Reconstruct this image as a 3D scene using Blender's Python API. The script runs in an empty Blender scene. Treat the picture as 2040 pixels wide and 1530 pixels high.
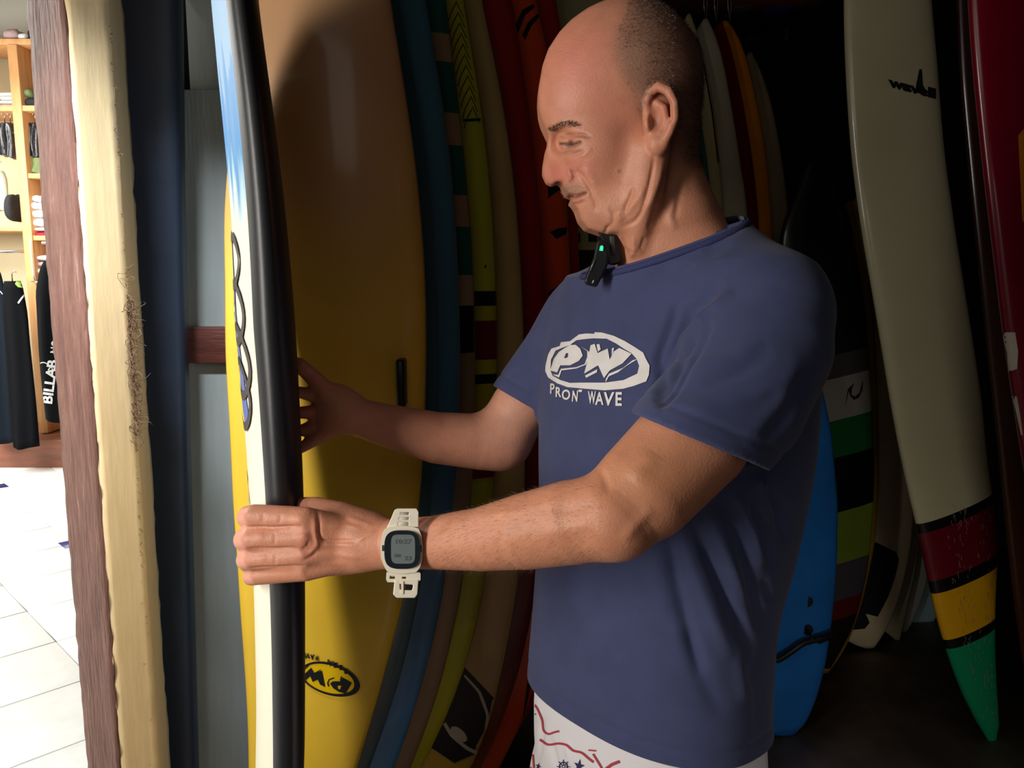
import bpy, bmesh, math, random
import numpy as np
from mathutils import Vector, Matrix
from mathutils.bvhtree import BVHTree

random.seed(7); rng = np.random.default_rng(7)
SC = bpy.context.scene
COL = SC.collection

# ------------------------------------------------------------------ camera
FPX, PITCH, CAMZ = 1600.0, math.radians(8.0), 1.45
cam = bpy.data.cameras.new('camera'); camo = bpy.data.objects.new('camera', cam); COL.objects.link(camo)
cam.sensor_width = 36.0; cam.lens = 36.0 * FPX / 2040.0; cam.clip_start = 0.02; cam.clip_end = 60
camo.location = (0, 0, CAMZ); camo.rotation_euler = (math.radians(90) - PITCH, 0, 0)
SC.camera = camo

# ------------------------------------------------------------------ world, lights, exposure
w = bpy.data.worlds.new('world'); SC.world = w; w.use_nodes = True
w.node_tree.nodes['Background'].inputs[0].default_value = (0.55, 0.7, 1.0, 1)
w.node_tree.nodes['Background'].inputs[1].default_value = 0.010
SC.view_settings.view_transform = 'Standard'
SC.view_settings.look = 'None'
SC.view_settings.exposure = 0.0
SC.view_settings.gamma = 1.0
SC.view_settings.use_curve_mapping = False

def area(name, loc, target, sx, sy, power, color=(1, 1, 1), spread=180):
    l = bpy.data.lights.new(name, 'AREA'); l.shape = 'RECTANGLE'; l.size = sx; l.size_y = sy
    l.energy = power; l.color = color; l.spread = math.radians(spread)
    o = bpy.data.objects.new(name, l); COL.objects.link(o); o.location = loc
    o.rotation_euler = (Vector(target) - Vector(loc)).to_track_quat('-Z', 'Y').to_euler()
    return o
# daylight and shop light entering the dark board store through the opening left of the camera
area('opening_light', (-1.14, -0.08, 1.50), (0.05, 1.05, 1.25), 0.30, 0.95, 9.0, (1.0, 0.94, 0.87), 120)
# shop ceiling lamps in the bright room beyond the post, and an added wall fill
area('shop_ceiling_light', (-4.4, 3.3, 2.85), (-4.4, 3.3, 0), 2.6, 4.2, 330.0, (1.0, 0.99, 0.95))
area('shop_wall_fill', (-3.6, 4.2, 2.2), (-3.9, 6.5, 2.4), 1.6, 0.8, 55.0, (1.0, 0.98, 0.94))  # fill added to brighten the shop's back wall
# lamp added above the frame, standing in for the haze over the post
area('top_haze_fill', (-0.74, 0.80, 2.05), (-0.70, 1.25, 1.40), 0.5, 0.05, 2.6, (0.78, 0.88, 1.0), 55)
# weak frontal fill, added to lift the racked boards and right corner
area('front_fill', (-0.4, -1.1, 2.3), (0.7, 2.2, 0.8), 1.2, 0.6, 2.8, (1.0, 0.93, 0.82))

area('low_fill', (0.75, -1.2, 1.35), (1.05, 1.90, 0.0), 0.8, 0.5, 1.5, (1.0, 0.95, 0.88), 56)  # second fill, added to brighten the low boards and floor at the right

# ------------------------------------------------------------------ helpers
CP, SP = math.cos(PITCH), math.sin(PITCH)
def U(px, py, Y):
    """world point of pixel (px,py) on the vertical plane Y"""
    a = (px - 1020.0) / FPX; b = (765.0 - py) / FPX
    d = (a, CP + b * SP, -SP + b * CP)
    t = Y / d[1]
    return np.array((d[0] * t, Y, CAMZ + d[2] * t))
def proj(P):
    P = np.asarray(P, float); x = P[..., 0]; y = P[..., 1]; z = P[..., 2] - CAMZ
    dep = y * CP - z * SP; up = y * SP + z * CP
    return 1020.0 + FPX * x / dep, 765.0 - FPX * up / dep
def pyz(z, Y):
    return float(proj(np.array((0.0, Y, z)))[1])

def tag(o, label=None, cat=None, group=None, kind=None):
    if label: o['label'] = label
    if cat: o['category'] = cat
    if group: o['group'] = group
    if kind: o['kind'] = kind
    return o
def empty(name, loc, label=None, cat=None, group=None):
    o = bpy.data.objects.new(name, None); COL.objects.link(o); o.location = tuple(float(v) for v in loc)
    o.empty_display_size = 0.05
    return tag(o, label, cat, group)
def wloc(o):
    v = Vector((0, 0, 0))
    while o is not None:
        v = v + Vector(o.location); o = o.parent
    return v
def mk(name, verts, faces, mat, parent=None, smooth=True, base=None, mats=None, fmat=None):
    """mesh from WORLD coordinates; stored relative to its parent (or to base)"""
    me = bpy.data.meshes.new(name)
    V = np.asarray(verts, dtype=float).reshape(-1, 3)
    off = np.array(wloc(parent)) if parent is not None else (np.array(base, float) if base is not None else np.zeros(3))
    V = V - off
    me.from_pydata([], [], []) if len(V) == 0 else None
    F = np.asarray(faces) if not isinstance(faces, np.ndarray) and len(faces) and len(set(len(f) for f in faces)) == 1 else faces
    if isinstance(F, np.ndarray) and F.ndim == 2:
        n = F.shape[1]
        me.vertices.add(len(V)); me.vertices.foreach_set('co', V.astype(np.float32).ravel())
        me.loops.add(F.size); me.loops.foreach_set('vertex_index', F.astype(np.int32).ravel())
        me.polygons.add(len(F))
        me.polygons.foreach_set('loop_start', (np.arange(len(F)) * n).astype(np.int32))
        me.update(calc_edges=True); me.validate()
    else:
        me.from_pydata([tuple(v) for v in V], [], [tuple(f) for f in faces])
    for m in (mats or [mat]): me.materials.append(m)
    if fmat is not None: me.polygons.foreach_set('material_index', np.asarray(fmat, np.int32))
    if smooth: me.polygons.foreach_set('use_smooth', np.ones(len(me.polygons), bool))
    me.update()
    o = bpy.data.objects.new(name, me); COL.objects.link(o)
    if parent is not None: o.parent = parent
    elif base is not None: o.location = tuple(off)
    return o

def box_vf(x0, x1, y0, y1, z0, z1):
    v = [(x0,y0,z0),(x1,y0,z0),(x1,y1,z0),(x0,y1,z0),(x0,y0,z1),(x1,y0,z1),(x1,y1,z1),(x0,y1,z1)]
    f = [(0,3,2,1),(4,5,6,7),(0,1,5,4),(1,2,6,5),(2,3,7,6),(3,0,4,7)]
    return v, f
def bevel(o, wdt=0.003, seg=2):
    m = o.modifiers.new('bevel', 'BEVEL'); m.width = wdt; m.segments = seg; m.limit_method = 'ANGLE'
    return o
def boxo(name, x0, x1, y0, y1, z0, z1, mat, parent=None, base=None, bv=0.0):
    v, f = box_vf(x0, x1, y0, y1, z0, z1)
    o = mk(name, v, f, mat, parent, smooth=False, base=base)
    if bv: bevel(o, bv)
    return o
def frame_of(t):
    t = Vector(t).normalized(); a = Vector((0, 0, 1)) if abs(t.z) < .9 else Vector((1, 0, 0))
    u = t.cross(a).normalized(); v = u.cross(t).normalized()
    return u, v
def tube_vf(pts, r, n=8, close=False, flat=1.0):
    """tube along points; r scalar or list"""
    pts = [Vector(tuple(float(c) for c in p)) for p in pts]; N = len(pts)
    rs = r if hasattr(r, '__len__') else [r] * N
    V = []; F = []; up = None
    for i, p in enumerate(pts):
        if close: t = pts[(i+1) % N] - pts[i-1]
        else: t = pts[min(i+1, N-1)] - pts[max(i-1, 0)]
        t.normalize()
        if up is None: u, v = frame_of(t)
        else:
            u = (up - t * up.dot(t)).normalized(); v = t.cross(u).normalized()
        up = u
        for k in range(n):
            a = 2 * math.pi * k / n
            V.append(tuple(p + (u * math.cos(a) * rs[i] + v * math.sin(a) * rs[i] * flat)))
    M = N if close else N - 1
    for i in range(M):
        for k in range(n):
            a = i*n+k; b = i*n+(k+1) % n; c = ((i+1) % N)*n+(k+1) % n; d = ((i+1) % N)*n+k
            F.append((a, b, c, d))
    if not close:
        V.append(tuple(pts[0])); V.append(tuple(pts[-1])); a0 = len(V)-2; a1 = len(V)-1
        for k in range(n):
            F.append((a0, (k+1) % n, k)); F.append((a1, (N-1)*n+k, (N-1)*n+(k+1) % n))
    return V, F
class MB:
    def __init__(s): s.V = []; s.F = []
    def add(s, vf):
        b = len(s.V); s.V += [tuple(v) for v in vf[0]]; s.F += [tuple(i+b for i in f) for f in vf[1]]
        return s
    def build(s, name, mat, parent=None, base=None, smooth=True): return mk(name, s.V, s.F, mat, parent, smooth, base)
def smooth_curve(pts, n=120, sig=0.03):
    P = np.asarray(pts, float); s = np.zeros(len(P)); s[1:] = np.cumsum(np.linalg.norm(np.diff(P, axis=0), axis=1) + 1e-9); s /= s[-1]
    t = np.linspace(0, 1, n); Q = np.stack([np.interp(t, s, P[:, k]) for k in range(P.shape[1])], 1)
    k = max(1, int(sig * n * 3)); ker = np.exp(-.5 * (np.arange(-k, k+1) / (sig * n + 1e-6))**2); ker /= ker.sum()
    A = np.concatenate([2*Q[0]-Q[k:0:-1], Q, 2*Q[-1]-Q[-2:-k-2:-1]], 0)
    return np.stack([np.convolve(A[:, j], ker, 'valid') for j in range(P.shape[1])], 1)

# ------------------------------------------------------------------ materials
def srgb(r, g, b):
    f = lambda c: (c/255/12.92) if c/255 <= .04045 else ((c/255+.055)/1.055)**2.4
    return (f(r), f(g), f(b), 1.0)
def newmat(name):
    m = bpy.data.materials.new(name); m.use_nodes = True
    nt = m.node_tree; b = nt.nodes['Principled BSDF']
    return m, nt, b
def noise_bump(nt, b, scale=60, strength=.2, dist=.002, detail=4, vec=None, stretch=None):
    tc = nt.nodes.new('ShaderNodeTexCoord'); src = tc.outputs['Object']
    if stretch:
        mp = nt.nodes.new('ShaderNodeMapping'); mp.inputs['Scale'].default_value = stretch
        nt.links.new(src, mp.inputs[0]); src = mp.outputs[0]
    n = nt.nodes.new('ShaderNodeTexNoise'); n.inputs['Scale'].default_value = scale; n.inputs['Detail'].default_value = detail
    nt.links.new(src, n.inputs['Vector'])
    bp = nt.nodes.new('ShaderNodeBump'); bp.inputs['Strength'].default_value = strength; bp.inputs['Distance'].default_value = dist
    nt.links.new(n.outputs[0], bp.inputs['Height']); nt.links.new(bp.outputs[0], b.inputs['Normal'])
    return n
def plain(name, col, rough=.5, coat=0, bump=None, metal=0, vary=0, vscale=8, stretch=None, spec=None):
    m, nt, b = newmat(name)
    b.inputs['Base Color'].default_value = col; b.inputs['Roughness'].default_value = rough
    b.inputs['Metallic'].default_value = metal; b.inputs['Coat Weight'].default_value = coat; b.inputs['Coat Roughness'].default_value = .12
    if spec is not None: b.inputs['Specular IOR Level'].default_value = spec
    if bump: noise_bump(nt, b, *bump, stretch=stretch)
    if vary:
        tc = nt.nodes.new('ShaderNodeTexCoord'); n = nt.nodes.new('ShaderNodeTexNoise'); n.inputs['Scale'].default_value = vscale
        n.inputs['Detail'].default_value = 5; src = tc.outputs['Object']
        if stretch:
            mp = nt.nodes.new('ShaderNodeMapping'); mp.inputs['Scale'].default_value = stretch
            nt.links.new(src, mp.inputs[0]); src = mp.outputs[0]
        nt.links.new(src, n.inputs['Vector'])
        mx = nt.nodes.new('ShaderNodeMix'); mx.data_type = 'RGBA'
        mx.inputs['A'].default_value = tuple(c*(1-vary) for c in col[:3]) + (1,)
        mx.inputs['B'].default_value = tuple(min(1, c*(1+vary)) for c in col[:3]) + (1,)
        r = nt.nodes.new('ShaderNodeValToRGB'); r.color_ramp.elements[0].position = .35; r.color_ramp.elements[1].position = .65
        nt.links.new(n.outputs[0], r.inputs[0]); nt.links.new(r.outputs[0], mx.inputs['Factor'])
        nt.links.new(mx.outputs['Result'], b.inputs['Base Color'])
    return m
def banded(name, stops, slope=0.0, z0=0, z1=2.6, rough=.3, coat=.5, vary=.08, hard=True):
    """colour bands by height on the board: stops = [(z, rgba)] each colour holds from its z upwards (hard) or blends (soft)"""
    m, nt, b = newmat(name)
    tc = nt.nodes.new('ShaderNodeTexCoord'); sp = nt.nodes.new('ShaderNodeSeparateXYZ'); nt.links.new(tc.outputs['Object'], sp.inputs[0])
    mu = nt.nodes.new('ShaderNodeMath'); mu.operation = 'MULTIPLY_ADD'; mu.inputs[1].default_value = slope
    nt.links.new(sp.outputs['X'], mu.inputs[0]); nt.links.new(sp.outputs['Z'], mu.inputs[2])
    mr = nt.nodes.new('ShaderNodeMapRange'); mr.inputs['From Min'].default_value = z0; mr.inputs['From Max'].default_value = z1
    nt.links.new(mu.outputs[0], mr.inputs['Value'])
    r = nt.nodes.new('ShaderNodeValToRGB'); cr = r.color_ramp; cr.interpolation = 'CONSTANT' if hard else 'LINEAR'
    st = sorted(stops, key=lambda s: s[0])
    cr.elements[0].position = max(0, min(1, (st[0][0]-z0)/(z1-z0))); cr.elements[0].color = st[0][1]
    cr.elements[1].position = 1.0; cr.elements[1].color = st[-1][1]
    for z, c in st[1:]:
        e = cr.elements.new(max(0, min(.9999, (z-z0)/(z1-z0)))); e.color = c
    nt.links.new(mr.outputs[0], r.inputs[0])
    n = nt.nodes.new('ShaderNodeTexNoise'); n.inputs['Scale'].default_value = 9; n.inputs['Detail'].default_value = 6
    nt.links.new(tc.outputs['Object'], n.inputs['Vector'])
    hs = nt.nodes.new('ShaderNodeHueSaturation')
    m2 = nt.nodes.new('ShaderNodeMapRange'); m2.inputs['To Min'].default_value = 1-vary*2; m2.inputs['To Max'].default_value = 1+vary
    nt.links.new(n.outputs[0], m2.inputs['Value']); nt.links.new(m2.outputs[0], hs.inputs['Value'])
    nt.links.new(r.outputs[0], hs.inputs['Color']); nt.links.new(hs.outputs[0], b.inputs['Base Color'])
    b.inputs['Roughness'].default_value = rough; b.inputs['Coat Weight'].default_value = coat; b.inputs['Coat Roughness'].default_value = .1
    return m

# ------------------------------------------------------------------ flat print laid on a surface
def curve_polys(loops):
    """fill closed loops (holes by even-odd) -> verts2d, tris"""
    cu = bpy.data.curves.new('tmp', 'CURVE'); cu.dimensions = '2D'; cu.fill_mode = 'BOTH'
    for L in loops:
        s = cu.splines.new('POLY'); s.points.add(len(L)-1)
        for i, p in enumerate(L): s.points[i].co = (p[0], -p[1], 0, 1)
        s.use_cyclic_u = True
    o = bpy.data.objects.new('tmp', cu); COL.objects.link(o)
    me = bpy.data.meshes.new_from_object(o.evaluated_get(bpy.context.evaluated_depsgraph_get()))
    bpy.data.objects.remove(o); bpy.data.curves.remove(cu)
    V = [(v.co.x, -v.co.y) for v in me.vertices]; F = [tuple(p.vertices) for p in me.polygons]
    bpy.data.meshes.remove(me)
    return V, F
def text_polys(s, fn, bold=0.0, size=1.0, spacing=1.0):
    """font outlines mapped through fn(u,v)->(px,py); u runs along the text, v up"""
    cu = bpy.data.curves.new('tmp', 'FONT'); cu.body = s; cu.size = size; cu.offset = bold; cu.space_character = spacing; cu.resolution_u = 3
    o = bpy.data.objects.new('tmp', cu); COL.objects.link(o)
    me = bpy.data.meshes.new_from_object(o.evaluated_get(bpy.context.evaluated_depsgraph_get()))
    bpy.data.objects.remove(o); bpy.data.curves.remove(cu)
    P = [(v.co.x, v.co.y) for v in me.vertices]; F = [tuple(p.vertices) for p in me.polygons]; bpy.data.meshes.remove(me)
    W = max(p[0] for p in P)
    return [fn(x / W, y / size) for x, y in P], F
def ribbon(pts, wd, closed=False):
    P = np.asarray(pts, float); n = len(P); ws = wd if hasattr(wd, '__len__') else [wd]*n
    V = []; F = []
    for i in range(n):
        t = (P[(i+1) % n]-P[i-1]) if closed else (P[min(i+1, n-1)]-P[max(i-1, 0)])
        t = t / (np.linalg.norm(t)+1e-9); nn = np.array((-t[1], t[0])) * ws[i] / 2
        V += [tuple(P[i]+nn), tuple(P[i]-nn)]
    for i in range(n if closed else n-1):
        j = (i+1) % n; F.append((2*i, 2*i+1, 2*j+1, 2*j))
    return V, F
def decals(name, parts, targets, mat, parent, **k):
    return [decal(name, [p], targets, mat, parent, **k) for p in parts]
def decal(name, parts, targets, mat, parent, lift=.0012, maxlen=9.0, thick=0.0):
    """parts: list of (verts2d px, faces). Laid on the target meshes where they stand, lifted off the surface"""
    bm = bmesh.new()
    for V, F in parts:
        vs = [bm.verts.new((x, y, 0)) for x, y in V]
        for f in F:
            try: bm.faces.new([vs[i] for i in f])
            except ValueError: pass
    bmesh.ops.triangulate(bm, faces=bm.faces[:])
    for _ in range(5):
        E = [e for e in bm.edges if e.calc_length() > maxlen]
        if not E: break
        bmesh.ops.subdivide_edges(bm, edges=E, cuts=1)
        bmesh.ops.triangulate(bm, faces=[f for f in bm.faces if len(f.verts) > 3])
    trees = []
    dg = bpy.context.evaluated_depsgraph_get()
    for t in targets:
        if isinstance(t, BVHTree): trees.append(t); continue
        ev = t.evaluated_get(dg); me = ev.to_mesh(); off = np.array(wloc(t))
        co = np.empty(len(me.vertices)*3); me.vertices.foreach_get('co', co); co = co.reshape(-1, 3)+off
        trees.append(BVHTree.FromPolygons([tuple(c) for c in co], [tuple(p.vertices) for p in me.polygons])); ev.to_mesh_clear()
    dead = []
    o0 = Vector((0, 0, CAMZ))
    for v in bm.verts:
        p = U(v.co.x, v.co.y, 1.0); d = (Vector(p)-o0).normalized(); best = None
        for T in trees:
            h = T.ray_cast(o0, d)
            if h[0] is not None and (best is None or h[3] < best[3]): best = h
        if best is None: dead.append(v); continue
        n = best[1]
        if n.dot(d) > 0: n = -n
        v.co = best[0] + n*lift*.6 - d*lift*.6
    bmesh.ops.delete(bm, geom=dead, context='VERTS')
    bad = [f for f in bm.faces if max(e.calc_length() for e in f.edges) > .06]
    bmesh.ops.delete(bm, geom=bad, context='FACES')
    V = [tuple(v.co) for v in bm.verts]; bm.verts.index_update(); F = [tuple(v.index for v in f.verts) for f in bm.faces]; bm.free()
    if not F: print('EMPTY DECAL', name); return None
    return mk(name, V, F, mat, parent, smooth=True)
def ell(cx, cy, rx, ry, rot=0, n=48):
    c, s = math.cos(rot), math.sin(rot)
    return [(cx + rx*math.cos(a)*c - ry*math.sin(a)*s, cy + rx*math.cos(a)*s + ry*math.sin(a)*c) for a in [2*math.pi*i/n for i in range(n)]]
# ================================================================== the setting
DARKWALL = plain('dark_plaster', srgb(46, 42, 40), .9, bump=(40, .3, .003))
WHITEWALL = plain('shop_plaster', srgb(226, 222, 210), .9, bump=(30, .2, .003))
GREYPAINT = plain('grey_painted_board', srgb(186, 190, 182), .75, bump=(30, .25, .003, 6), vary=.05, vscale=8, stretch=(6, 6, .8))
BROWNRAIL = plain('brown_stain', srgb(110, 56, 44), .55, bump=(40, .5, .003), vary=.25, vscale=10, stretch=(1, 6, 6))
DARKFLOOR = plain('dark_floor', srgb(140, 120, 108), .55, bump=(12, .3, .003), vary=.3, vscale=6)
GROUT = plain('grout', srgb(150, 148, 140), .9)
TILE = plain('white_tile', srgb(232, 232, 228), .32, bump=(30, .25, .002), vary=.05, vscale=9)
BLUETILE = plain('blue_tile', srgb(52, 54, 120), .3)

fl = boxo('floor', -6.2, -.74, -1.6, 6.9, -.06, -.004, GROUT, base=(-3, 3, 0)); tag(fl, kind='structure')
fd = boxo('floor', -.74, 3.3, -1.6, 4.2, -.06, 0, DARKFLOOR, base=(1, 1, 0)); tag(fd, kind='structure')
# diagonal floor tiles, one object each
sA, sB = .57, .60
def tile_mesh(a, b, t):
    ua = np.array((-1, 1))/2.0; ub = np.array((1, 1))/2.0          # c = y-x, s = x+y
    g = .006
    c = [ua*(i*(a-g)/2)+ub*(j*(b-g)/2) for i, j in ((-1, -1), (1, -1), (1, 1), (-1, 1))]
    ci = [ua*(i*(a-g-.008)/2)+ub*(j*(b-g-.008)/2) for i, j in ((-1, -1), (1, -1), (1, 1), (-1, 1))]
    V = [(p[0], p[1], -.004) for p in c]+[(p[0], p[1], t-.001) for p in c]+[(p[0], p[1], t) for p in ci]
    F = [(0, 1, 5, 4), (1, 2, 6, 5), (2, 3, 7, 6), (3, 0, 4, 7), (4, 5, 9, 8), (5, 6, 10, 9), (6, 7, 11, 10), (7, 4, 8, 11), (8, 9, 10, 11)]
    return V, F
proto = None; cnt = 0
for i in range(-2, 22):
    for j in range(-9, 9):
        c = 3.66+sA*(i+.5)-1.14; s = 1.20+sB*(j+.5); x = (s-c)/2; y = (s+c)/2
        if not (-6.0 < x < -1.02 and -.4 < y < 6.45): continue
        if proto is None:
            proto = mk('tile', *tile_mesh(sA, sB, .002), TILE, fl, smooth=False); o = proto
            base0 = Vector((-3, 3, 0))
            for v in proto.data.vertices: v.co = v.co+base0
        else:
            o = proto.copy(); COL.objects.link(o)
        o.location = Vector((x, y, 0))-base0; cnt += 1
for c, s in ((6.51, 1.80), (8.79, 1.80), (6.51, .60), (8.79, .60), (4.23, 1.80), (4.23, .60), (6.51, 3.0), (8.79, 3.0)):
    x = (s-c)/2; y = (s+c)/2; r = .085
    V = [(x-r, y, .0035), (x, y-r, .0035), (x+r, y, .0035), (x, y+r, .0035)]+[(x-r, y, -.002), (x, y-r, -.002), (x+r, y, -.002), (x, y+r, -.002)]
    o = mk('tile', V, [(0, 1, 2, 3), (0, 4, 5, 1), (1, 5, 6, 2), (2, 6, 7, 3), (3, 7, 4, 0)], BLUETILE, fl, smooth=False); o['label'] = 'small blue diamond inset tile'

tag(boxo('wall_back', -.86, 3.3, 4.1, 4.2, 0, 2.9, DARKWALL, base=(1, 4.1, 0)), kind='structure')
tag(boxo('wall_right', 3.2, 3.3, -1.6, 4.1, 0, 2.9, DARKWALL, base=(3.2, 1, 0)), kind='structure')
tag(boxo('ceiling', -.86, 3.3, -1.6, 4.2, 2.9, 3.0, DARKWALL, base=(1, 1, 2.9)), kind='structure')
tag(boxo('wall_front', -.4, 3.3, -1.7, -1.6, 0, 2.9, DARKWALL, base=(1, -1.6, 0)), kind='structure')
tag(boxo('wall_left', -.86, -.74, 1.52, 4.1, 0, 3.85, GREYPAINT, base=(-.8, 3, 0)), kind='structure')
tag(boxo('wall_shop', -6.2, -.86, 6.55, 6.65, 0, 3.9, WHITEWALL, base=(-4, 6.5, 0)), kind='structure')
tag(boxo('wall_shop_left', -6.3, -6.2, -1.6, 6.6, 0, 3.9, WHITEWALL, base=(-6.2, 3, 0)), kind='structure')
tag(boxo('ceiling', -6.2, -.86, 1.4, 6.6, 3.8, 3.9, WHITEWALL, base=(-4, 4, 3.8)), kind='structure')
# grey painted board wall beside the rack, stepped at the top, with a stained rail across it
YW = 1.50
xl, xl2, xr = U(346, 765, YW)[0], U(372, 80, YW)[0], U(560, 765, YW)[0]
zst = U(350, 178, YW)[2]
gp = boxo('wall_panel', xl, xr, YW, YW+.05, 0, zst, GREYPAINT, base=(xl, YW, 0), bv=.003); tag(gp, kind='structure')
gp2 = boxo('wall_panel', xl2, xr, YW+.004, YW+.05, zst, 2.9, GREYPAINT, base=(xl, YW, zst)); tag(gp2, kind='structure')
tag(boxo('trim_1', xl-.10, xl2, YW+.03, YW+.06, zst, 2.9, DARKWALL, base=(xl, YW, zst)), kind='structure')
z1, z0 = U(400, 650, YW)[2], U(400, 722, YW)[2]
tag(boxo('trim_2', U(372, 680, YW)[0], xr, YW-.022, YW, z0, z1, BROWNRAIL, base=(xl, YW, z0), bv=.003), kind='structure')

# ------------------------------------------------------------------ post between shop and store
PAINTB = plain('brown_worn_paint', srgb(122, 86, 74), .6, bump=(18, 1.0, .006, 8), stretch=(7, 7, 1.2))
nt = PAINTB.node_tree; b = nt.nodes['Principled BSDF']; tc = nt.nodes.new('ShaderNodeTexCoord'); mp = nt.nodes.new('ShaderNodeMapping'); mp.inputs['Scale'].default_value = (30, 30, 5)
n = nt.nodes.new('ShaderNodeTexNoise'); n.inputs['Scale'].default_value = 1.6; n.inputs['Detail'].default_value = 9; n.inputs['Roughness'].default_value = .72
nt.links.new(tc.outputs['Object'], mp.inputs[0]); nt.links.new(mp.outputs[0], n.inputs['Vector'])
r = nt.nodes.new('ShaderNodeValToRGB'); e = r.color_ramp.elements; e[0].position = .33; e[0].color = srgb(92, 50, 38); e[1].position = .60; e[1].color = srgb(130, 86, 70)
e2 = r.color_ramp.elements.new(.74); e2.color = srgb(182, 150, 138); nt.links.new(n.outputs[0], r.inputs[0]); nt.links.new(r.outputs[0], b.inputs['Base Color'])
RAWW = plain('raw_edge_wood', srgb(246, 214, 160), .7, bump=(14, .35, .003, 8), vary=.07, vscale=2.2, stretch=(4, 4, .7))
post = empty('post', tuple(U(185, 765, 1.2)[:2])+(0,), 'worn brown and raw beige wooden post at the edge of the opening', 'post')
def rough_prism(name, quad, z0, z1, mat, parent, amp, nz=150, nx=7):
    """quad: four xy corners (front-left, front-right, back-right, back-left); edges roughened"""
    q = [np.array(p) for p in quad]; ringp = []
    for a, b_ in ((0, 1), (1, 2), (2, 3), (3, 0)):
        for k in range(nx): ringp.append(q[a]+(q[b_]-q[a])*k/nx)
    n_ = len(ringp); V = []; F = []; r_ = np.random.default_rng(3)
    wob = np.cumsum(r_.normal(0, amp*.22, (nz, n_, 2)), 0)*.35+r_.normal(0, amp*.35, (nz, n_, 2)); wob -= wob.mean(0)
    for i in range(nz):
        z = z0+(z1-z0)*i/(nz-1)
        for k, p in enumerate(ringp):
            corner = 1.0 if k % nx in (0,) else .30
            V.append((p[0]+wob[i, k, 0]*corner, p[1]+wob[i, k, 1]*corner, z))
    for i in range(nz-1):
        for k in range(n_): F.append((i*n_+k, i*n_+(k+1) % n_, (i+1)*n_+(k+1) % n_, (i+1)*n_+k))
    F.append(tuple(range(n_))[::-1]); F.append(tuple((nz-1)*n_+k for k in range(n_)))
    return mk(name, V, F, mat, parent)
pL = U(113, 765, 1.29)[:2]; pC = U(184, 765, 1.20)[:2]; pC2 = U(186, 765, 1.20)[:2]; pR = U(265, 765, 1.25)[:2]
back = np.array((-.02, .10))
rough_prism('painted_board', (pL, pC, pC+back, pL+back), 0, 2.9, PAINTB, post, .0022)
rough_prism('raw_board', (pC2, pR, pR+back*.8, pC2+back*.8), 0, 2.9, RAWW, post, .0022)
# frayed fibres on the raw board's edge
fb = MB()
for k in range(420):
    y_ = rng.choice([rng.normal(700, 70), rng.normal(800, 50), rng.uniform(40, 1530), rng.normal(640, 40)], p=[.3, .2, .3, .2])
    big = 1.0 if 540 < y_ < 900 else .35
    p = np.array(U(np.interp(y_, [0, 765, 1530], [215, 265, 297]), y_, 1.245)); L_ = rng.uniform(.006, .030)*big
    d = np.array((rng.uniform(.1, .55), rng.uniform(-.6, .1), rng.uniform(-1, .6))); d /= np.linalg.norm(d)
    c = rng.normal(0, .5, 3); pts = [p+d*L_*t+c*L_*.4*math.sin(3*t) for t in (0, .33, .66, 1)]
    fb.add(tube_vf(pts, [.0007, .0006, .0005, .0003], 3))
o = fb.build('frayed_fibres', plain('fibre', srgb(120, 92, 70), .9), post); o['kind'] = 'stuff'; o['label'] = 'frayed brown fibres'

# ------------------------------------------------------------------ shop shelving, far left
ORW = plain('orange_wood', srgb(206, 152, 98), .5, bump=(20, .3, .002), vary=.12, vscale=5, stretch=(5, 5, 1))
OFFW = plain('back_board', srgb(196, 184, 150), .8)
YS = 6.05
shelf = empty('shelving_unit', (U(40, 765, YS)[0], YS, 0), 'orange wooden shelving unit along the bright shop wall', 'shelves')
xu = U(57, 500, YS)[0]
def zz(py, px=40, Y=YS): return float(U(px, py, Y)[2])
boxo('upright', xu-.035, xu+.035, YS, YS+.40, .22, zz(88), ORW, shelf, bv=.004)
boxo('upright', xu-1.1, xu-1.03, YS, YS+.40, .22, zz(88), ORW, shelf, bv=.004)
boxo('upright', xu+.92, xu+.99, YS, YS+.40, .22, zz(88), ORW, shelf, bv=.004)
for py in (82, 215): boxo('shelf', xu-1.1, xu+.99, YS+.008, YS+.40, zz(py)-.02, zz(py)+.02, ORW, shelf, bv=.003)
boxo('shelf', xu-1.1, xu-.036, YS+.008, YS+.40, zz(455)-.02, zz(455)+.02, ORW, shelf, bv=.003)
for py in (350, 474, 600): boxo('shelf', xu+.036, xu+.91, YS+.008, YS+.40, zz(py)-.018, zz(py)+.018, ORW, shelf, bv=.003)
boxo('back_panel', xu-1.1, xu+.99, YS+.41, YS+.42, .22, zz(88), OFFW, shelf)
boxo('clothes_rail', xu-1.1, xu+.96, YS+.10, YS+.12, zz(262), zz(262)+.02, plain('chrome', srgb(200, 200, 200), .25, metal=1), shelf)
boxo('clothes_rail', xu-1.1, xu, YS+.10, YS+.12, zz(503), zz(503)+.02, bpy.data.materials['chrome'], shelf)
pl = boxo('platform', xu-1.2, -.9, YS-.22, YS+.45, 0, .21, plain('platform_wood', srgb(128, 78, 58), .5, bump=(14, .5, .003), vary=.2, vscale=4, stretch=(1, 1, 5)), base=(xu, YS, 0), bv=.006)
tag(pl, 'low brown wooden platform under the shop shelving', 'platform')

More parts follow.
